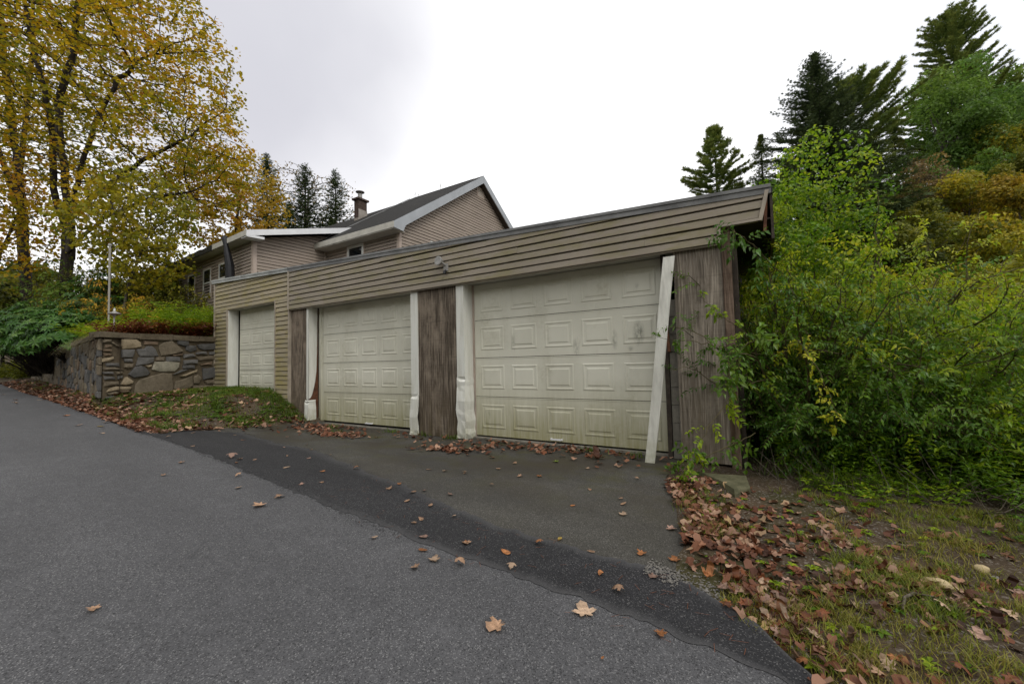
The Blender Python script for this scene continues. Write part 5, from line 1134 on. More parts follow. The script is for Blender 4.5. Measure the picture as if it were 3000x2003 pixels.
vine('leafy_branch', [(.5, 6.0, .1), (.35, 5.6, .2), (.5, 5.4, -.1), (.62, 5.35, -.5), (.64, 5.35, -.75)], 'reddish tipped cane arching down in the thicket', 207, .06, 'lf_lime', .5, 1.3, 16, .12)
# bare canes in the thicket
for i, pts in enumerate([[(.5, 6.3, .1), (1.0, 6.1, -.05), (1.7, 6.2, -.2)], [(1.1, 6.3, 0), (1.25, 5.9, -.3), (1.3, 5.8, -.85)], [(1.4, 6.2, -.2), (1.55, 5.9, -.5), (1.65, 5.8, -1.0)]]):
    c = mk('bare_cane', tube(pts, [.012, .010, .007], 5), M['stem_green'], loc=pts[0]); tag(c, ['long level bare cane across the dark thicket', 'bent bare cane dropping left inside the thicket', 'bent bare cane dropping right inside the thicket'][i], 'cane', 'bare canes in the thicket')

# ------------------------------------------------------------------ planting on the terrace, left
RG = 'shrubs along the top of the stone wall'
for i, (x, y, z, R_, Hh, n, lab) in enumerate([(-20.0, 4.05, .35, 1.5, 1.9, 420, 'nearest glossy rhododendron hanging over the stone wall'), (-23.6, 4.15, .0, 1.8, 2.9, 420, 'rhododendron hiding the far part of the stone wall'), (-22.3, 5.4, .9, 1.5, 3.2, 260, 'tall rhododendron behind the two that hang over the wall'), (-28.5, 4.6, -.1, 2.1, 3.4, 340, 'far rhododendron at the left edge by the road')]):
    rhodo('rhododendron', x, y, z, R_, Hh, lab, 140 + i, n, .23, RG)
shrub('shrub', -19.0, 5.2, 1.0, 34, 2.4, 1.5, M['lf_orange'], 'low shrub with orange and rust leaves left of the white pole', 150, leaf=.12, tw=9, tlen=.5, lsp=.09, tlo=-.1, thi=1.0, group=RG)
shrub('shrub', -21.6, 6.4, 1.1, 60, 4.2, 2.2, M['lf_olive'], 'tangled olive shrub behind the rhododendrons', 151, leaf=.13, tw=9, tlen=.6, lsp=.1, group=RG, tlo=-.1, thi=.8)
shrub('shrub', -18.6, 6.6, 1.1, 36, 3.0, 1.7, M['lf_olive'], 'olive shrub between the white pole and the house', 152, leaf=.12, tw=9, tlen=.6, lsp=.1, group=RG)
shrub('shrub', -24.6, 7.0, 1.1, 70, 5.4, 2.4, M['lf_olive'], 'big dull green shrub under the biggest maple', 153, leaf=.15, tw=9, tlen=.7, lsp=.12, group=RG, tlo=-.2, thi=.7)
shrub('shrub', -27.5, 7.4, 1.1, 70, 5.6, 2.8, M['lf_green'], 'dark green shrub at the foot of the biggest maple', 154, leaf=.16, tw=9, tlen=.7, lsp=.12, group=RG)
shrub('shrub', -31.5, 7.6, 1.1, 75, 6.2, 3.2, M['lf_olive'], 'far dull shrub under the leaning maple', 155, leaf=.18, tw=9, tlen=.8, lsp=.14, group=RG, tlo=-.2, thi=.7)
for i, (x, y, z1, hw, lm, n, lf, lab) in enumerate([(-44.0, 6.6, 7.6, 3.2, 'lf_olive', 6500, .30, 'broad olive bush at the left edge beneath the leaning maple'), (-26.6, 6.4, 4.4, 2.0, 'lf_green', 4600, .21, 'dense green bush between the two maple trunks'), (-22.8, 7.2, 4.2, 1.9, 'lf_olive', 4600, .19, 'rounded olive bush behind the tall white pole'), (-36.5, 6.6, 4.6, 2.0, 'lf_brown', 3000, .22, 'brownish half bare bush low under the maples'), (-24.6, 5.8, 3.1, 1.1, 'lf_red', 1500, .16, 'dull red bush above the rhododendrons'), (-51.5, 7.2, 9.5, 3.8, 'lf_olive', 7000, .34, 'farthest olive bush where the road disappears at the left'), (-47.0, 5.9, 4.2, 1.9, 'lf_green', 4200, .28, 'low green bush at the road edge on the far left'), (-58.0, 6.6, 9.0, 4.0, 'lf_maple', 6000, .36, 'yellowish bush closing the far end of the road')]):
    bushy('bush', x, y, .9, z1, hw, M[lm], lab, 180 + i, n, lf, 22, RG, 0, .9, .0, cat='shrub', bark=M['bark'])
shrub('shrub', -33.5, 5.9, .5, 70, 4.2, 3.0, M['lf_green'], 'low bush where the road leaves the picture', 156, leaf=.16, tw=9, tlen=.7, lsp=.12, group=RG)
# perennials: countless stems in one bed
def bed(name, xs, ys, zf, n, h, lm, label, seed, *a_, **k_): return bed_(name, xs, ys, zf, n, h, lm, label, seed, *a_, **k_)
def bed_(name, xs, ys, zf, n, h, lm, label, seed, leaf=.07, wid=.35, npl=10, tlo=0., thi=1., lean=.25, kind='stuff'):
    r = np.random.default_rng(seed); X = r.uniform(*xs, n); Y = ys(X, r.random(n))
    if zf is terr_z: X = np.where(Y < 5.95, np.minimum(X, -13.80 - .23 * (Y - 3.2)), np.minimum(X, -14.4))
    Z = zf(X, Y); P, T, N_, tn, tb = [], [], [], [], []
    hh = h * r.uniform(.6, 1.15, n); ln = r.normal(0, lean, (n, 2)); u = np.linspace(.15, 1, npl); cl = r.normal(0, .16, n)
    for i in range(npl):
        p = np.stack([X + ln[:, 0] * hh * u[i] ** 2, Y + ln[:, 1] * hh * u[i] ** 2, Z + hh * u[i] * (1 - .12 * np.abs(ln).sum(1) * u[i])], 1)
        a = i * 2.4 + r.uniform(0, 6, n)
        for k in (0, 2.1, 4.2):
            P.append(p); T.append(unit(np.stack([np.cos(a + k), np.sin(a + k), np.full(n, .25)], 1) + r.normal(0, .2, (n, 3)))); N_.append(unit(np.array((0, 0, 1)) + r.normal(0, .3, (n, 3))))
            tn.append(np.stack([np.clip(tlo + (thi - tlo) * (.4 + cl + .15 * (u[i] - .5) + r.normal(0, .1, n)), 0, 1), np.clip(.5 + r.normal(0, .18, n), 0, 1), cl * 0], 1))
    P, T, N_, tn = map(np.concatenate, (P, T, N_, tn)); sz = leaf * r.uniform(.6, 1.25, len(P))
    V, F = leaves5(P, sz, sz * wid, T, N_); o = mk(name, (V, F), lm, tint=tn)
    return tag(o, label, kind=kind)
bed('goldenrod_bed', (-19.5, -14.0), lambda X, u: y_wall(X) + .9 + u * 2.3, terr_z, 300, 1.0, M['lf_lime'], 'light green goldenrod and weeds on the terrace', 160, .13, .24, 12, -.05, .75, .4)
bed('fern_bed', (-16.8, -13.6), lambda X, u: np.minimum(y_wall(X) + .22 + u * 2.5, 5.85), terr_z, 330, .42, M['lf_red'], 'dead russet ferns along the coping', 161, .13, .40, 7, 0, 1, .6)
bed('yellow_plants', (-15.1, -14.4), lambda X, u: 4.5 + u * 1.2, terr_z, 30, .5, M['lf_yellow'], 'yellowing broad leaved plants by the garage corner', 162, .17, .40, 5, .3, 1, .4)
bed('weed_bed', (-19.5, -15.2), lambda X, u: y_wall(X) + .25 + u * .8, terr_z, 260, .55, M['lf_lime'], 'grassy yellow green weeds at the wall top', 163, .16, .14, 9, .2, 1, .5)
bed('undergrowth', (-40, -16), lambda X, u: y_wall(X) + .5 + u * 8, terr_z, 1500, .9, M['lf_olive'], 'low undergrowth beneath the maples', 164, .18, .5, 6, -.1, .9, .3)
bed('tall_weeds', (.2, 4.2), lambda X, u: np.maximum(5.75 - .28 * X, 5.0) + u * 2.6, ground_z, 430, .60, M['lf_lime'], 'tall leafy weeds at the front of the thicket', 166, .09, .34, 11, -.2, .7, .3)
bed('roadside_plants', (-75, -34), lambda X, u: np.interp(X, [-90, -50, -32], [7, 5.4, 4.0]) + .7 + u * 4, ground_z, 1300, 1.1, M['lf_olive'], 'undergrowth where the road runs out at the left', 167, .24, .5, 7, -.1, .9, .3)
bed('hillside_undergrowth', (-6, 30), lambda X, u: 13 + u * 36, ground_z, 2600, 1.8, M['lf_olive'], 'undergrowth on the hillside below the trees', 165, .42, .5, 6, 0, 1, .3)
# dry grass trailing over the coping
r = np.random.default_rng(170); n = 420; s = r.uniform(0, 4.2, n); B0 = A0 + dB * s[:, None] - nB * r.uniform(.0, .25, (n, 1)); B0[:, 2] = .93
V = []; d0 = unit(nB + dB * r.normal(.25, .5, (n, 1))); L = r.uniform(.35, .95, n)
for t_, wv in ((0, .006), (.35, .006), (.7, .005), (1, .001)):
    p = B0 + d0 * (L * t_ * .8)[:, None] + np.array((0, 0, 1)) * (L * (.45 * t_ - .95 * t_ * t_))[:, None]; V += [p - dB * wv, p + dB * wv]
V = np.stack(V, 1).reshape(-1, 3); i = np.arange(n)[:, None] * 8
F = np.concatenate([i + np.array([[0, 1, 3, 2]]), i + np.array([[2, 3, 5, 4]]), i + np.array([[4, 5, 7, 6]])], 1).reshape(-1, 4)
tn = np.repeat(np.stack([r.uniform(0, 1, n), r.uniform(.3, .8, n), r.uniform(0, 1, n)], 1), 3, 0)
tag(mk('dry_grass', (V, F), M['lf_dry'], tint=tn), 'dry straw coloured grass trailing over the wall corner', kind='stuff')

# unseen wooded bank behind the camera, added to block low sky light
r = np.random.default_rng(400); n = 16000; X = r.uniform(-60, 45, n); Y = -13 - r.gamma(2.0, 3.0, n) + 1.5 * vnoise(X, X * 0, 7, 3); top = 11 + 4 * vnoise(X, Y * 0, 6, 4)
P = np.stack([X, Y, -1.2 + top * r.beta(1.3, 1.2, n)], 1); sz = r.uniform(.5, 1.1, n)
tag(mk('shading_woods', quads(P, sz, sz * .8, rdir(r, n, -.2), rdir(r, n, .5), .15), M['lf_olive'], tint=np.stack([r.uniform(.1, .9, n), r.uniform(.2, .8, n), X * 0], 1)), 'unseen wooded bank across the road, added to shade the garage front', kind='stuff')
# ------------------------------------------------------------------ things on the ground
def leaf_outline(kind, r):
    if kind == 'maple':
        base = [(-90, .16), (-62, .40), (-48, .62), (-34, .60), (-22, .40), (-8, .60), (6, .92), (16, .78), (26, .80), (36, .48), (52, .66), (64, .92), (76, .90), (90, 1.0)]
        a = [(t, q) for t, q in base] + [(180 - t, q) for t, q in base[-2::-1]]
        P = np.array([(q * math.cos(math.radians(t)), q * math.sin(math.radians(t))) for t, q in a]) * .58
    else:
        t = np.linspace(0, 2 * math.pi, 13)[:-1]; P = np.stack([.24 * np.sin(t) * (1 - .25 * np.cos(t)), .5 * -np.cos(t)], 1)
    return P * r.uniform(.92, 1.08, (len(P), 1))
def leaf_shape(kind, r, curl):
    P = leaf_outline(kind, r); n = len(P); mid = P * .5
    V = np.concatenate([np.array([[0, -.02]]), mid, P]); a, b, c = r.normal(0, curl, 3)
    rr = np.linalg.norm(V, axis=1); ang = r.uniform(0, 6.28)
    z = (a + curl * .7) * 1.6 * rr ** 2 + b * V[:, 0] * V[:, 1] * 3 + c * (V @ np.array((math.cos(ang), math.sin(ang)))) ** 2 * 2.4 + .05 * curl * np.abs(V[:, 0])
    z = z - z.min() + .01
    V3 = np.column_stack([V[:, 0], V[:, 1], z])
    F3 = np.array([[0, 1 + i, 1 + (i + 1) % n] for i in range(n)]); F4 = np.array([[1 + i, 1 + n + i, 1 + n + (i + 1) % n, 1 + (i + 1) % n] for i in range(n)])
    s = np.array([[.012, -.05, 0.012], [-.012, -.05, 0.012], [0, -.42, .05]]) if kind == 'maple' else np.array([[.012, -.45, .02], [-.012, -.45, .02], [0, -.68, .05]])
    m = len(V3); return np.concatenate([V3, s]), [np.concatenate([F3, [[m, m + 1, m + 2]]]), F4]
def oaklike(n, r): return None
r = np.random.default_rng(300)
VAR = [('maple', leaf_shape('maple', r, c)) for c in (.10, .18, .30, .42, .55, .7, .25, .45)] + [('oval', leaf_shape('oval', r, c)) for c in (.05, .15, .3)]
LCOL = {'pale tan': (.56, .39, .26), 'tan': (.46, .28, .17), 'orange brown': (.42, .17, .06), 'rusty': (.22, .075, .03), 'dark brown': (.11, .046, .026), 'yellow': (.42, .29, .06), 'green': (.16, .22, .03), 'pinkish': (.42, .26, .195)}
LM = {k: m_leaf('leaf_' + k.replace(' ', '_'), c) for k, c in LCOL.items()}
LME = [data('fallen_leaf', v[0], v[1], LM['tan'], True) for _, v in VAR]
def surf(x, y): return max(gz(x, y), float(z_base(x, y)) + (.012 if (y < strip_top(x) + .05 and x < .2) else .006) if ((y < road_side(x)) or (apron_l(y) < x < apron_r(y))) else gz(x, y))
def put_leaf(x, y, size, var, col, label, group, tilt=.12, lift=.0, yaw=None):
    o = bpy.data.objects.new('fallen_leaf', LME[var]); link(o, None, (x, y, surf(x, y) + .004 + lift))
    o.rotation_euler = (r.normal(0, tilt), r.normal(0, tilt), r.uniform(0, 6.28) if yaw is None else yaw); o.scale = (size,) * 3
    o.material_slots[0].link = 'OBJECT'; o.material_slots[0].material = LM[col]
    return tag(o, label, 'leaf', group)
GP = 'fallen leaves on the asphalt'
SPEC = {(-.92, 2.23): (.165, 0, 'pale tan', 'largest pale maple leaf on the black strip, toothed and lying flat'), (-1.28, 1.88): (.145, 2, 'tan', 'big curled tan leaf at the lower edge of the black strip'),
        (-2.05, 2.22): (.11, 1, 'pale tan', 'pale star shaped leaf on the grey road left of the strip'), (-.81, 3.10): (.10, 4, 'orange brown', 'orange brown curled leaf alone on the right of the old apron'),
        (-1.52, 2.83): (.095, 3, 'orange brown', 'rusty orange leaf on the black strip near its upper edge'), (-1.68, 2.59): (.11, 8, 'orange brown', 'narrow pointed brown leaf alone on the black strip'),
        (-2.46, 5.09): (.12, 1, 'green', 'single yellow green leaf on the apron before the right door'), (-2.0, 5.48): (.21, 5, 'dark brown', 'large dark curled leaf on the mossy apron by the loose board'),
        (-.71, 3.61): (.12, 2, 'pinkish', 'pinkish curled leaf on the apron at the edge of the verge'), (-.59, 3.10): (.10, 6, 'orange brown', 'small bent orange leaf beside the gravelly end of the apron'),
        (-3.32, .78): (.085, 2, 'tan', 'lone small leaf low on the grey road at the left'), (-4.17, 2.12): (.17, 6, 'tan', 'long lobed tan leaf on the grey road below the strip'), (-4.23, 2.34): (.13, 7, 'tan', 'curled lobed leaf on the road just below the black strip'),
        (-6.38, 2.85): (.17, 3, 'pinkish', 'largest brown leaf on the far part of the black strip'), (-.72, 1.95): (.03, 9, 'orange brown', 'tiny brown leaf scrap nearest the bottom of the picture'), (-1.43, 3.0): (.08, 8, 'yellow', 'small yellow oval leaf on the seam of strip and apron'),
        (-.15, 2.62): (.07, 9, 'pale tan', 'small pale oval leaf at the corner of strip and verge'), (-.52, 2.28): (.085, 1, 'orange brown', 'small reddish leaf low down on the black strip')}
npave = 0
for i, (x, y) in enumerate(PAVE_LEAVES):
    sp = SPEC.get((x, y))
    if sp: put_leaf(x, y, sp[0] * .85, sp[1], sp[2], sp[3], GP, .06); continue
    d = math.hypot(x, y); on = 'black strip' if (strip_bot(x) < y < strip_top(x) and x < .1) else ('old apron' if y > strip_top(x) else 'grey road')
    kind = int(r.choice([0, 1, 2, 3, 6, 8, 9, 10])); col = str(r.choice(['tan', 'pale tan', 'orange brown', 'tan', 'pinkish', 'yellow' if i % 5 == 0 else 'tan']))
    oval = 'oval' if kind >= 8 else 'lobed'
    if d > 11: lab = 'pale fallen leaf far up the grey road by the stone wall'; sz = .17
    elif on == 'grey road': lab = 'scattered small %s %s leaf on the open grey road' % (col, oval); sz = .10
    elif on == 'black strip': lab = 'small %s %s leaf lying on the black asphalt strip' % (col, oval); sz = .095
    else: lab = 'small %s %s leaf on the old grey apron before the doors' % (col, oval); sz = .09
    put_leaf(x, y, sz * r.uniform(.55, 1.0), kind, col, lab, GP, .10)
    npave += 1
# litter: positions by area, nearest ones as objects, the rest as one layer
L_ = []
def add(x, y, sz, cols, tilt, lift=0.): L_.append((x, y, sz, str(r.choice(cols)), tilt, lift))
VC = ['rusty', 'rusty', 'rusty', 'dark brown', 'tan', 'pinkish', 'dark brown', 'orange brown', 'pinkish', 'rusty', 'pale tan']
def vedge(y): return I(y, [.2, 1.0, 1.65, 2.29, 2.45, 2.64, 2.81, 2.9, 3.23, 3.5, 3.86, 4.26, 4.56, 5.2], [1.75, 1.1, .6, .13, 0, -.2, -.42, -.5, -.53, -.59, -.68, -.77, -.89, -1.0])
k = 0
while k < 1700:
    y = r.uniform(.9, 5.0); d = r.exponential(.55) if r.random() < .48 else r.uniform(0, 2.6); x = vedge(y) + d - .02
    if x > .375 * y + .6: continue
    if vnoise(x, y, .35, 31) + r.uniform(-.7, .7) < -.15 + .18 * d: continue
    if 3.9 < y and d > .35 and r.random() < .6: continue
    add(x, y, r.uniform(.045, .10), VC, .38, r.uniform(0, .03) if d < .5 else .004); k += 1
k = 0
while k < 2300:       # strip below the stone wall
    x = -9.6 - r.exponential(8.0) if r.random() < .75 else r.uniform(-34, -9.6)
    if x < -36: continue
    e = road_side(x); wv = min(.75, max(.3, y_wall(x) - e)) if x < -13.6 else .55
    y = e - .06 + abs(r.normal(0, .55)) * wv
    if x < -13.4 and y > y_wall(x): continue
    add(x, y, r.uniform(.07, .12), ['rusty', 'rusty', 'orange brown', 'tan', 'pinkish', 'dark brown'], .35, r.uniform(0, .03)); k += 1
k = 0
while k < 950:        # grassy bank before the left door
    x = r.uniform(-14, -9.2); y = r.uniform(2.9, 5.8)
    if y > 4.6 and r.random() < .6: continue
    if vnoise(x, y, .5, 32) + r.uniform(-.5, .5) < .0: continue
    add(x, y, r.uniform(.07, .13), ['tan', 'pinkish', 'rusty', 'pale tan', 'dark brown'], .35, .01); k += 1
def drift(cx, cy, sx, sy, n, rot=0):
    for _ in range(int(n * .75)):
        a, b = r.normal(0, sx), r.normal(0, sy); x = cx + a * math.cos(rot) - b * math.sin(rot); y = min(6.05, cy + a * math.sin(rot) + b * math.cos(rot))
        add(x, y, r.uniform(.055, .10), ['rusty', 'rusty', 'dark brown', 'dark brown', 'orange brown', 'tan', 'pinkish'], .3, r.uniform(0, .025))
drift(-8.6, 5.45, .5, .14, 150, -.05); drift(-7.35, 5.12, .45, .13, 230, .05); drift(-8.3, 5.75, .6, .1, 110); drift(-4.3, 5.02, .28, .09, 150, .1); drift(-3.85, 5.45, .35, .22, 110, .3); drift(-3.0, 5.75, .55, .16, 150); drift(-2.0, 5.85, .6, .12, 60); drift(-5.5, 5.6, .7, .15, 60); drift(-1.6, 5.5, .4, .25, 30); drift(-9.5, 5.0, .4, .5, 80)
PT = np.array([(a[0], a[1], surf(a[0], a[1])) for a in L_]); dep = PT @ np.array(FW); lat = PT @ np.array(RT); vv = PT @ np.array(DN)
inside = (dep > .3) & (np.abs(lat / dep) < 1.27) & (np.abs(vv / dep) < .85)
app = np.where(inside, np.array([a[2] for a in L_]) / np.maximum(dep, .1), 0); order = np.argsort(-app); nind = 300 - len(PAVE_LEAVES)
GV = 'leaf litter on the verge'
for i in order[:nind]:
    x, y, sz, col, tilt, lift = L_[i]; v_ = int(r.integers(0, 8)); d = x - vedge(y)
    word = 'curled' if v_ in (3, 4, 5, 7) else 'flat'
    where = 'along the black asphalt edge' if d < .35 else ('among the grass tufts of the verge' if d < .95 else 'on the bare dirt of the verge')
    put_leaf(x, y, min(sz * 1.05, .088), v_, col, '%s %s maple leaf in the litter %s' % (word, col, where), GV, tilt, lift)
LOW = []
for c in (.15, .3, .45, .25):
    P = leaf_outline('maple', r)[::3]; n = len(P); z = c * np.sum(P ** 2, 1) + r.normal(0, .06, n); LOW.append((np.column_stack([np.concatenate([[[0, 0]], P]), np.concatenate([[0.02], z + .02])]), np.array([[0, 1 + i, 1 + (i + 1) % n] for i in range(n)])))
cmap = {'dark brown': .02, 'rusty': .20, 'orange brown': .36, 'pinkish': .55, 'tan': .62, 'pale tan': .80, 'yellow': 1.0, 'green': 1.0}
Vs, Fs, tn, nv = [], [], [], 0
for i in order[nind:]:
    x, y, sz, col, tilt, lift = L_[i]; V, F = LOW[int(r.integers(0, 4))]; a = r.uniform(0, 6.28); ca, sa = math.cos(a), math.sin(a)
    R_ = np.array([[ca, -sa, 0], [sa, ca, 0], [r.normal(0, tilt), r.normal(0, tilt), 1]]); Vs.append(V @ R_.T * sz * 1.05 + np.array((x, y, PT[i, 2] + .006 + lift))); Fs.append(F + nv); nv += len(V)
    tn.append(np.tile([[np.clip(cmap[col] + r.normal(0, .05), 0, 1), np.clip(.5 + r.normal(0, .2), 0, 1), 0]], (len(F), 1)))
tag(mk('leaf_litter', (np.concatenate(Vs), np.concatenate(Fs)), M['lf_litter'], tint=np.concatenate(tn)), 'red brown leaf litter along the road, bank, verge and doors', kind='stuff')

# grass
def grass(name, X, Y, H, label, seed, tlo=0., thi=1., wv=.006, zf=None):
    r = np.random.default_rng(seed); n = len(X); Z = (zf or ground_z)(X, Y); a = r.uniform(0, 6.28, n); D = np.stack([np.cos(a), np.sin(a), a * 0], 1); S = np.stack([-np.sin(a), np.cos(a), a * 0], 1); b = np.stack([X, Y, Z - .01], 1)
    ln = r.uniform(.2, 1.0, n) * H; V = []
    for t_, w_ in ((0, 1), (.5, .8), (1, .08)):
        p = b + np.array((0, 0, 1)) * (H * (t_ - .25 * t_ * t_))[:, None] + D * (ln * t_ * t_)[:, None]; V += [p - S * wv * w_, p + S * wv * w_]
    V = np.stack(V, 1).reshape(-1, 3); i = np.arange(n)[:, None] * 6; F = np.concatenate([i + np.array([[0, 1, 3, 2]]), i + np.array([[2, 3, 5, 4]])], 1).reshape(-1, 4)
    c = vnoise(X, Y, .4, seed); tn = np.repeat(np.stack([np.clip(tlo + (thi - tlo) * (.42 + .25 * c + r.normal(0, .14, n)), 0, 1), np.clip(.5 + r.normal(0, .2, n), 0, 1), c * 0], 1), 2, 0)
    return tag(mk(name, (V, F), M['lf_grass'], tint=tn), label, kind='stuff')
r2 = np.random.default_rng(310)
# verge tufts
tx_, ty_ = [], []
while len(tx_) < 850:
    y = r2.uniform(.9, 5.1); x = vedge(y) + r2.uniform(.04, 2.6)
    if x > .375 * y + .7 or vnoise(x, y, .55, 41) + r2.uniform(-.4, .4) < .05 or (y > 3.7 and x < .9 and r2.random() < .75): continue
    tx_.append(x); ty_.append(y)
X = np.repeat(tx_, 22) + r2.normal(0, .035, 850 * 22); Y = np.repeat(ty_, 22) + r2.normal(0, .035, 850 * 22)
grass('verge_grass', X, Y, r2.uniform(.03, .10, len(X)), 'short sparse grass tufts on the dirt verge', 311, .3, 1.3, .0026)
# bank before the left door
n = 27000; X = r2.uniform(-14.2, -9.15, n); Y = r2.uniform(2.95, 5.95, n)
keep = (vnoise(X, Y, .5, 42) + .8 * ss((Y - 4.2) / 1.4) * ss((-10.4 - X) / .8) + r2.uniform(-.6, .6, n) > .22) & (X < apron_l(Y) - .0) & (Y > road_side(X) + .12) & ((Y < 5.85) | (X < -10.2))
X, Y = X[keep], Y[keep]; grass('bank_grass', X, Y, r2.uniform(.035, .11, len(X)) * (1 + .6 * ss((Y - 4.8) / 1)), 'green grass on the bank before the small left door', 312, .0, .9, .006)
# tall tufts near doors, road strip and verge back
n = 5200; X = -9.4 - r2.exponential(7, n); Y = road_side(X) + .2 + np.abs(r2.normal(0, .35, n)); keep = (X > -30) & ((Y < y_wall(X) - .05) | (X > -13.6)) & (vnoise(X, Y, .6, 43) > .25)
grass('roadside_grass', X[keep], Y[keep], r2.uniform(.06, .16, keep.sum()), 'thin grass below the stone wall', 313, 0, .8, .007)
Xs, Ys = [], []
for cx, cy, n in ((-8.25, 5.72, 60), (-7.6, 5.35, 30), (-6.5, 5.85, 40), (-5.6, 5.85, 40), (-4.9, 5.8, 40), (-2.2, 5.9, 50), (-1.5, 5.85, 40), (-10.6, 4.4, 160), (-9.6, 5.5, 60)):
    Xs.append(cx + r2.normal(0, .09, n)); Ys.append(cy + r2.normal(0, .06, n))
X, Y = np.concatenate(Xs), np.concatenate(Ys); grass('door_grass', X, Y, r2.uniform(.06, .16, len(X)), 'small grass tufts sprouting at the garage doors', 314, 0, .7, .006, lambda x, y: np.maximum(ground_z(x, y), z_base(x, y)))
# broadleaf weeds: rosettes
def weeds(name, X, Y, size, label, seed, lm, tlo=0, thi=1, nl=6, up=.5, layers=1, h=.0, wid=.5):
    r = np.random.default_rng(seed); n = len(X); Z = ground_z(X, Y); P, T, N_, tn, Sz = [], [], [], [], []
    a0 = r.uniform(0, 6.28, n); cl = r.normal(0, .15, n)
    for q in range(layers):
        for k in range(nl):
            a = a0 + k * 6.283 / nl + q * .5 + r.normal(0, .2, n); e = r.uniform(.1, up, n); P.append(np.stack([X, Y, Z + .01 + q * h / max(1, layers - 1) * r.uniform(.6, 1.1, n)], 1)); T.append(unit(np.stack([np.cos(a), np.sin(a), e], 1))); N_.append(unit(np.stack([-np.cos(a) * .3, -np.sin(a) * .3, np.ones(n)], 1) + r.normal(0, .2, (n, 3))))
            Sz.append(size * r.uniform(.55, 1.2, n)); tn.append(np.stack([np.clip(tlo + (thi - tlo) * (.42 + cl + r.normal(0, .1, n)), 0, 1), np.clip(.5 + r.normal(0, .18, n), 0, 1), cl * 0], 1))
    P, T, N_, tn, Sz = map(np.concatenate, (P, T, N_, tn, Sz)); return tag(mk(name, leaves5(P, Sz, Sz * wid, T, N_), lm, tint=tn), label, kind='stuff')
n = 240; Y = r2.uniform(1.2, 4.9, n); X = vedge(Y) + r2.uniform(.05, 2.4, n); keep = X < .375 * Y + .6
weeds('verge_weeds', X[keep], Y[keep], .045, 'small flat weeds among the verge leaves', 320, M['lf_lime'], -.1, .9, 6, .4)
n = 900; X = r2.uniform(-14, -9.3, n); Y = r2.uniform(3.2, 5.8, n); keep = (vnoise(X, Y, .45, 44) > -.1) & (X < apron_l(Y))
weeds('bank_weeds', X[keep], Y[keep], .085, 'broad leaved weeds on the bank before the left door', 321, M['lf_green'], -.1, .9, 5, .7)
# ground cover at the foot of the thicket
n = 2300; Y = r2.uniform(4.2, 10.5, n); X = r2.uniform(-.25, 4.4, n)
front = 5.5 - .40 * np.clip(X, -.2, 1.2) - 1.9 * np.clip(X - 1.25, 0, .5) + .22 * vnoise(X, Y * 0, .5, 45); keep = (Y > front) & (X < .40 * Y + .5) & (vnoise(X, Y, .55, 53) + r2.uniform(-.5, .5, n) > -.1)
weeds('ground_cover', X[keep], Y[keep], .052, 'low green ground cover at the foot of the thicket', 322, M['lf_lime'], -.25, .65, 5, .7, 3, .34, .45)
n = 2400; Y = r2.uniform(3.3, 9, n); X = r2.uniform(.3, 4.2, n); keep = (Y > 5.3 - .62 * X + .3 * vnoise(X, Y, .4, 46)) & (vnoise(X, Y, .6, 49) > -.3) & (X < .40 * Y + .4)
weeds('low_weeds', X[keep], Y[keep], .06, 'yellowish low weeds at the right edge of the verge', 323, M['lf_lime'], -.1, .85, 5, .6, 2, .10, .5)
n = 9000; Y = r2.uniform(4.2, 8.5, n); X = r2.uniform(-.1, 3.6, n); keep = (Y > 5.5 - .4 * X + .3 * vnoise(X, Y, .4, 47)) & (X < .40 * Y + .4) & (vnoise(X, Y, .35, 48) > 0)
grass('thicket_grass', X[keep], Y[keep], r2.uniform(.10, .34, keep.sum()), 'long thin grass in front of the thicket', 324, -.1, .7, .004)
# gravel
ico = np.array([(0, 0, 1), (.9, 0, .3), (.28, .86, .3), (-.73, .53, .3), (-.73, -.53, .3), (.28, -.86, .3), (0, 0, -.5)]); IF = np.array([[0, 1, 2], [0, 2, 3], [0, 3, 4], [0, 4, 5], [0, 5, 1], [6, 2, 1], [6, 3, 2], [6, 4, 3], [6, 5, 4], [6, 1, 5]])
pts = []
while len(pts) < 2600:
    if r2.random() < .62: y = r2.uniform(1.5, 5.0); x = vedge(y) + r2.uniform(0, 2.0); ok = x < .375 * y + .4 and vnoise(x, y, .5, 51) > -.1
    elif r2.random() < .5: x = r2.uniform(-.75, -.25); y = 2.85 + (x + .5) * -.35 + r2.normal(0, .06); ok = True
    else: x = r2.uniform(-11.6, -9.4); y = r2.uniform(3.6, 5.6); ok = vnoise(x, y, .5, 52) > 0
    if ok: pts.append((x, y))
pts = np.array(pts); S = r2.uniform(.003, .011, len(pts)) * (1 + 1.1 * (pts[:, 0] < -8)); B = ico[None] * S[:, None, None] * r2.uniform(.6, 1.2, (len(pts), 7, 3)); B[..., 2] *= .7
zz = np.array([surf(x, y) for x, y in pts]); V = (B + np.column_stack([pts, zz])[:, None]).reshape(-1, 3); F = (np.arange(len(pts))[:, None, None] * 7 + IF[None]).reshape(-1, 3)
tag(mk('gravel', (V, F), M['gravel']), 'grey crushed stone scattered on the verge and bank', kind='stuff')
n = 260; X = r2.uniform(-.1, 2.4, n); Y = 5.3 - .35 * X + r2.uniform(0, 1.5, n); tb = []
for i in range(n):
    a = r2.uniform(0, 6.28); l = r2.uniform(.15, .6); z = gz(X[i], Y[i]); e = r2.uniform(.1, 1.2); d = np.array((math.cos(a) * math.cos(e), math.sin(a) * math.cos(e), math.sin(e))); p = np.array((X[i], Y[i], z))
    tb.append(tube([p, p + d * l * .5 + r2.normal(0, .02, 3), p + d * l], [.004, .003, .0015], 3, False))
tag(mk('dead_stems', join(tb), M['bark_grey']), 'dry broken stems at the foot of the thicket', kind='stuff')
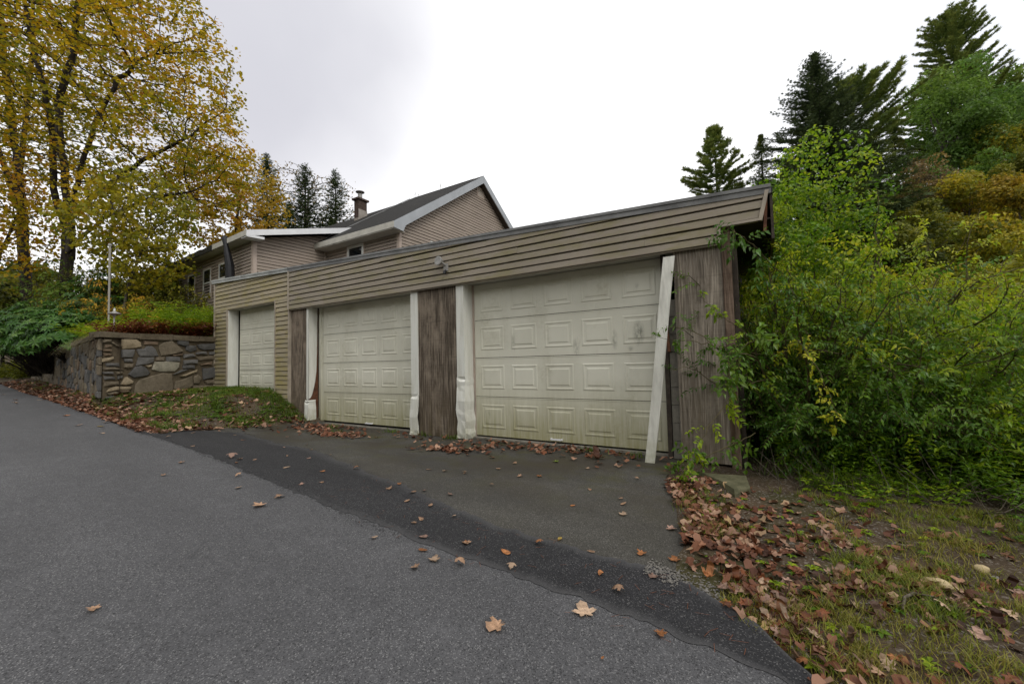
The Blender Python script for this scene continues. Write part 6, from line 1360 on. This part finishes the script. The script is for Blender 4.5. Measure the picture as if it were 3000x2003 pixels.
# larger stones, slab, stick
def rock(name, x, y, sx, sy, sz, mat, label, cat, seed, yaw=0.):
    r = np.random.default_rng(seed); a, b = np.meshgrid(np.linspace(0, 2 * math.pi, 15)[:-1], np.linspace(-.9, 1.57, 8), indexing='ij')
    d = np.stack([np.cos(a) * np.cos(b), np.sin(a) * np.cos(b), np.sin(b)], -1); k = 1 + .10 * np.sin(3 * a + r.uniform(0, 6)) * np.cos(b) + .06 * np.sin(5 * b + 2 * a)
    p = d * k[..., None] * np.array((sx, sy, sz)); c, s = math.cos(yaw), math.sin(yaw); p = np.stack([p[..., 0] * c - p[..., 1] * s, p[..., 0] * s + p[..., 1] * c, p[..., 2]], -1).reshape(-1, 3) + np.array((x, y, gz(x, y) + sz * .3))
    F = np.array([[i * 8 + j, ((i + 1) % 14) * 8 + j, ((i + 1) % 14) * 8 + j + 1, i * 8 + j + 1] for i in range(14) for j in range(7)])
    return tag(mk(name, (p, F), mat, loc=(x, y, gz(x, y)), smooth=True), label, cat)
rock('rock', .88, 3.56, .085, .045, .030, M['pale_rock'], 'smooth pale tan oval stone on the dirt verge', 'rock', 1, -.55)
rock('rock', 1.155, 3.87, .040, .032, .028, M['pale_rock'], 'small round tan stone beyond the pale oval one', 'rock', 2, .4)
rock('rock', 1.19, 3.79, .024, .018, .014, M['gravel'], 'tiny grey stone beside the small round one', 'rock', 3)
sl = np.array([(-.66, 5.16), (-.20, 5.24), (-.15, 4.80), (-.28, 4.60), (-.42, 4.86)]); n = len(sl); zt_ = float(z_base(-.4, 5)) + .055
V = np.concatenate([np.column_stack([sl, np.full(n, zt_ - .22)]), np.column_stack([sl, zt_ + np.array((-.02, .01, .0, -.03, -.03))]), np.column_stack([sl.mean(0) + (sl - sl.mean(0)) * .9, np.full(n, zt_ + .015)])])
F = [[k * n + i, k * n + (i + 1) % n, (k + 1) * n + (i + 1) % n, (k + 1) * n + i] for k in (0, 1) for i in range(n)]
o = mk('stone_slab', (V, [np.array(F), np.array([[2 * n + i for i in range(n)]])]), M['slab'], loc=(-.35, 4.95, zt_ - .1)); tag(o, 'broken mossy concrete slab at the foot of the corner post', 'slab')
z0 = gz(.68, 3.2); o = mk('stick', tube([(.60, 3.06, z0 + .01), (.63, 3.16, z0 + .035), (.69, 3.25, z0 + .03), (.78, 3.29, z0 + .015)], [.006, .008, .007, .004], 6), M['bark_grey'], loc=(.6, 3.06, z0)); tag(o, 'short bent grey stick on the verge below the pale stone', 'stick')
# pine needles strewn on the black strip
n = 110; X = r2.uniform(-4, -.1, n); Y = strip_bot(X) + r2.random(n) * (strip_top(X) - strip_bot(X)) + r2.normal(0, .12, n); a = r2.uniform(0, 6.28, n); L = r2.uniform(.015, .04, n); Z = z_base(X, Y) + .014
d = np.stack([np.cos(a), np.sin(a), a * 0], 1); s = np.stack([-np.sin(a), np.cos(a), a * 0], 1); c = np.stack([X, Y, Z], 1)
V = np.stack([c - d * L[:, None] - s * .0012, c - d * L[:, None] + s * .0012, c + d * L[:, None] + s * .0012 + np.array((0, 0, .003)), c + d * L[:, None] - s * .0012 + np.array((0, 0, .003))], 1).reshape(-1, 3)
tag(mk('pine_needles', (V, np.arange(n * 4).reshape(n, 4)), LM['rusty']), 'dry pine needles strewn on the black asphalt strip', kind='stuff')

n = 1500; X = r2.uniform(-9.8, -2.5, n); up_ = r2.random(n) < .4; Y = np.where(up_, strip_top(X), strip_bot(X)) + r2.normal(0, .035, n) - .01; S = r2.uniform(.003, .010, n)
B = ico[None] * S[:, None, None] * r2.uniform(.6, 1.2, (n, 7, 3)); B[..., 2] *= .6
V = (B + np.column_stack([X, Y, z_base(X, Y) + .010])[:, None]).reshape(-1, 3); F = (np.arange(n)[:, None, None] * 7 + IF[None]).reshape(-1, 3)
tag(mk('asphalt_crumbs', (V, F), M['strip']), 'loose crumbs along the ragged edges of the black strip', kind='stuff')
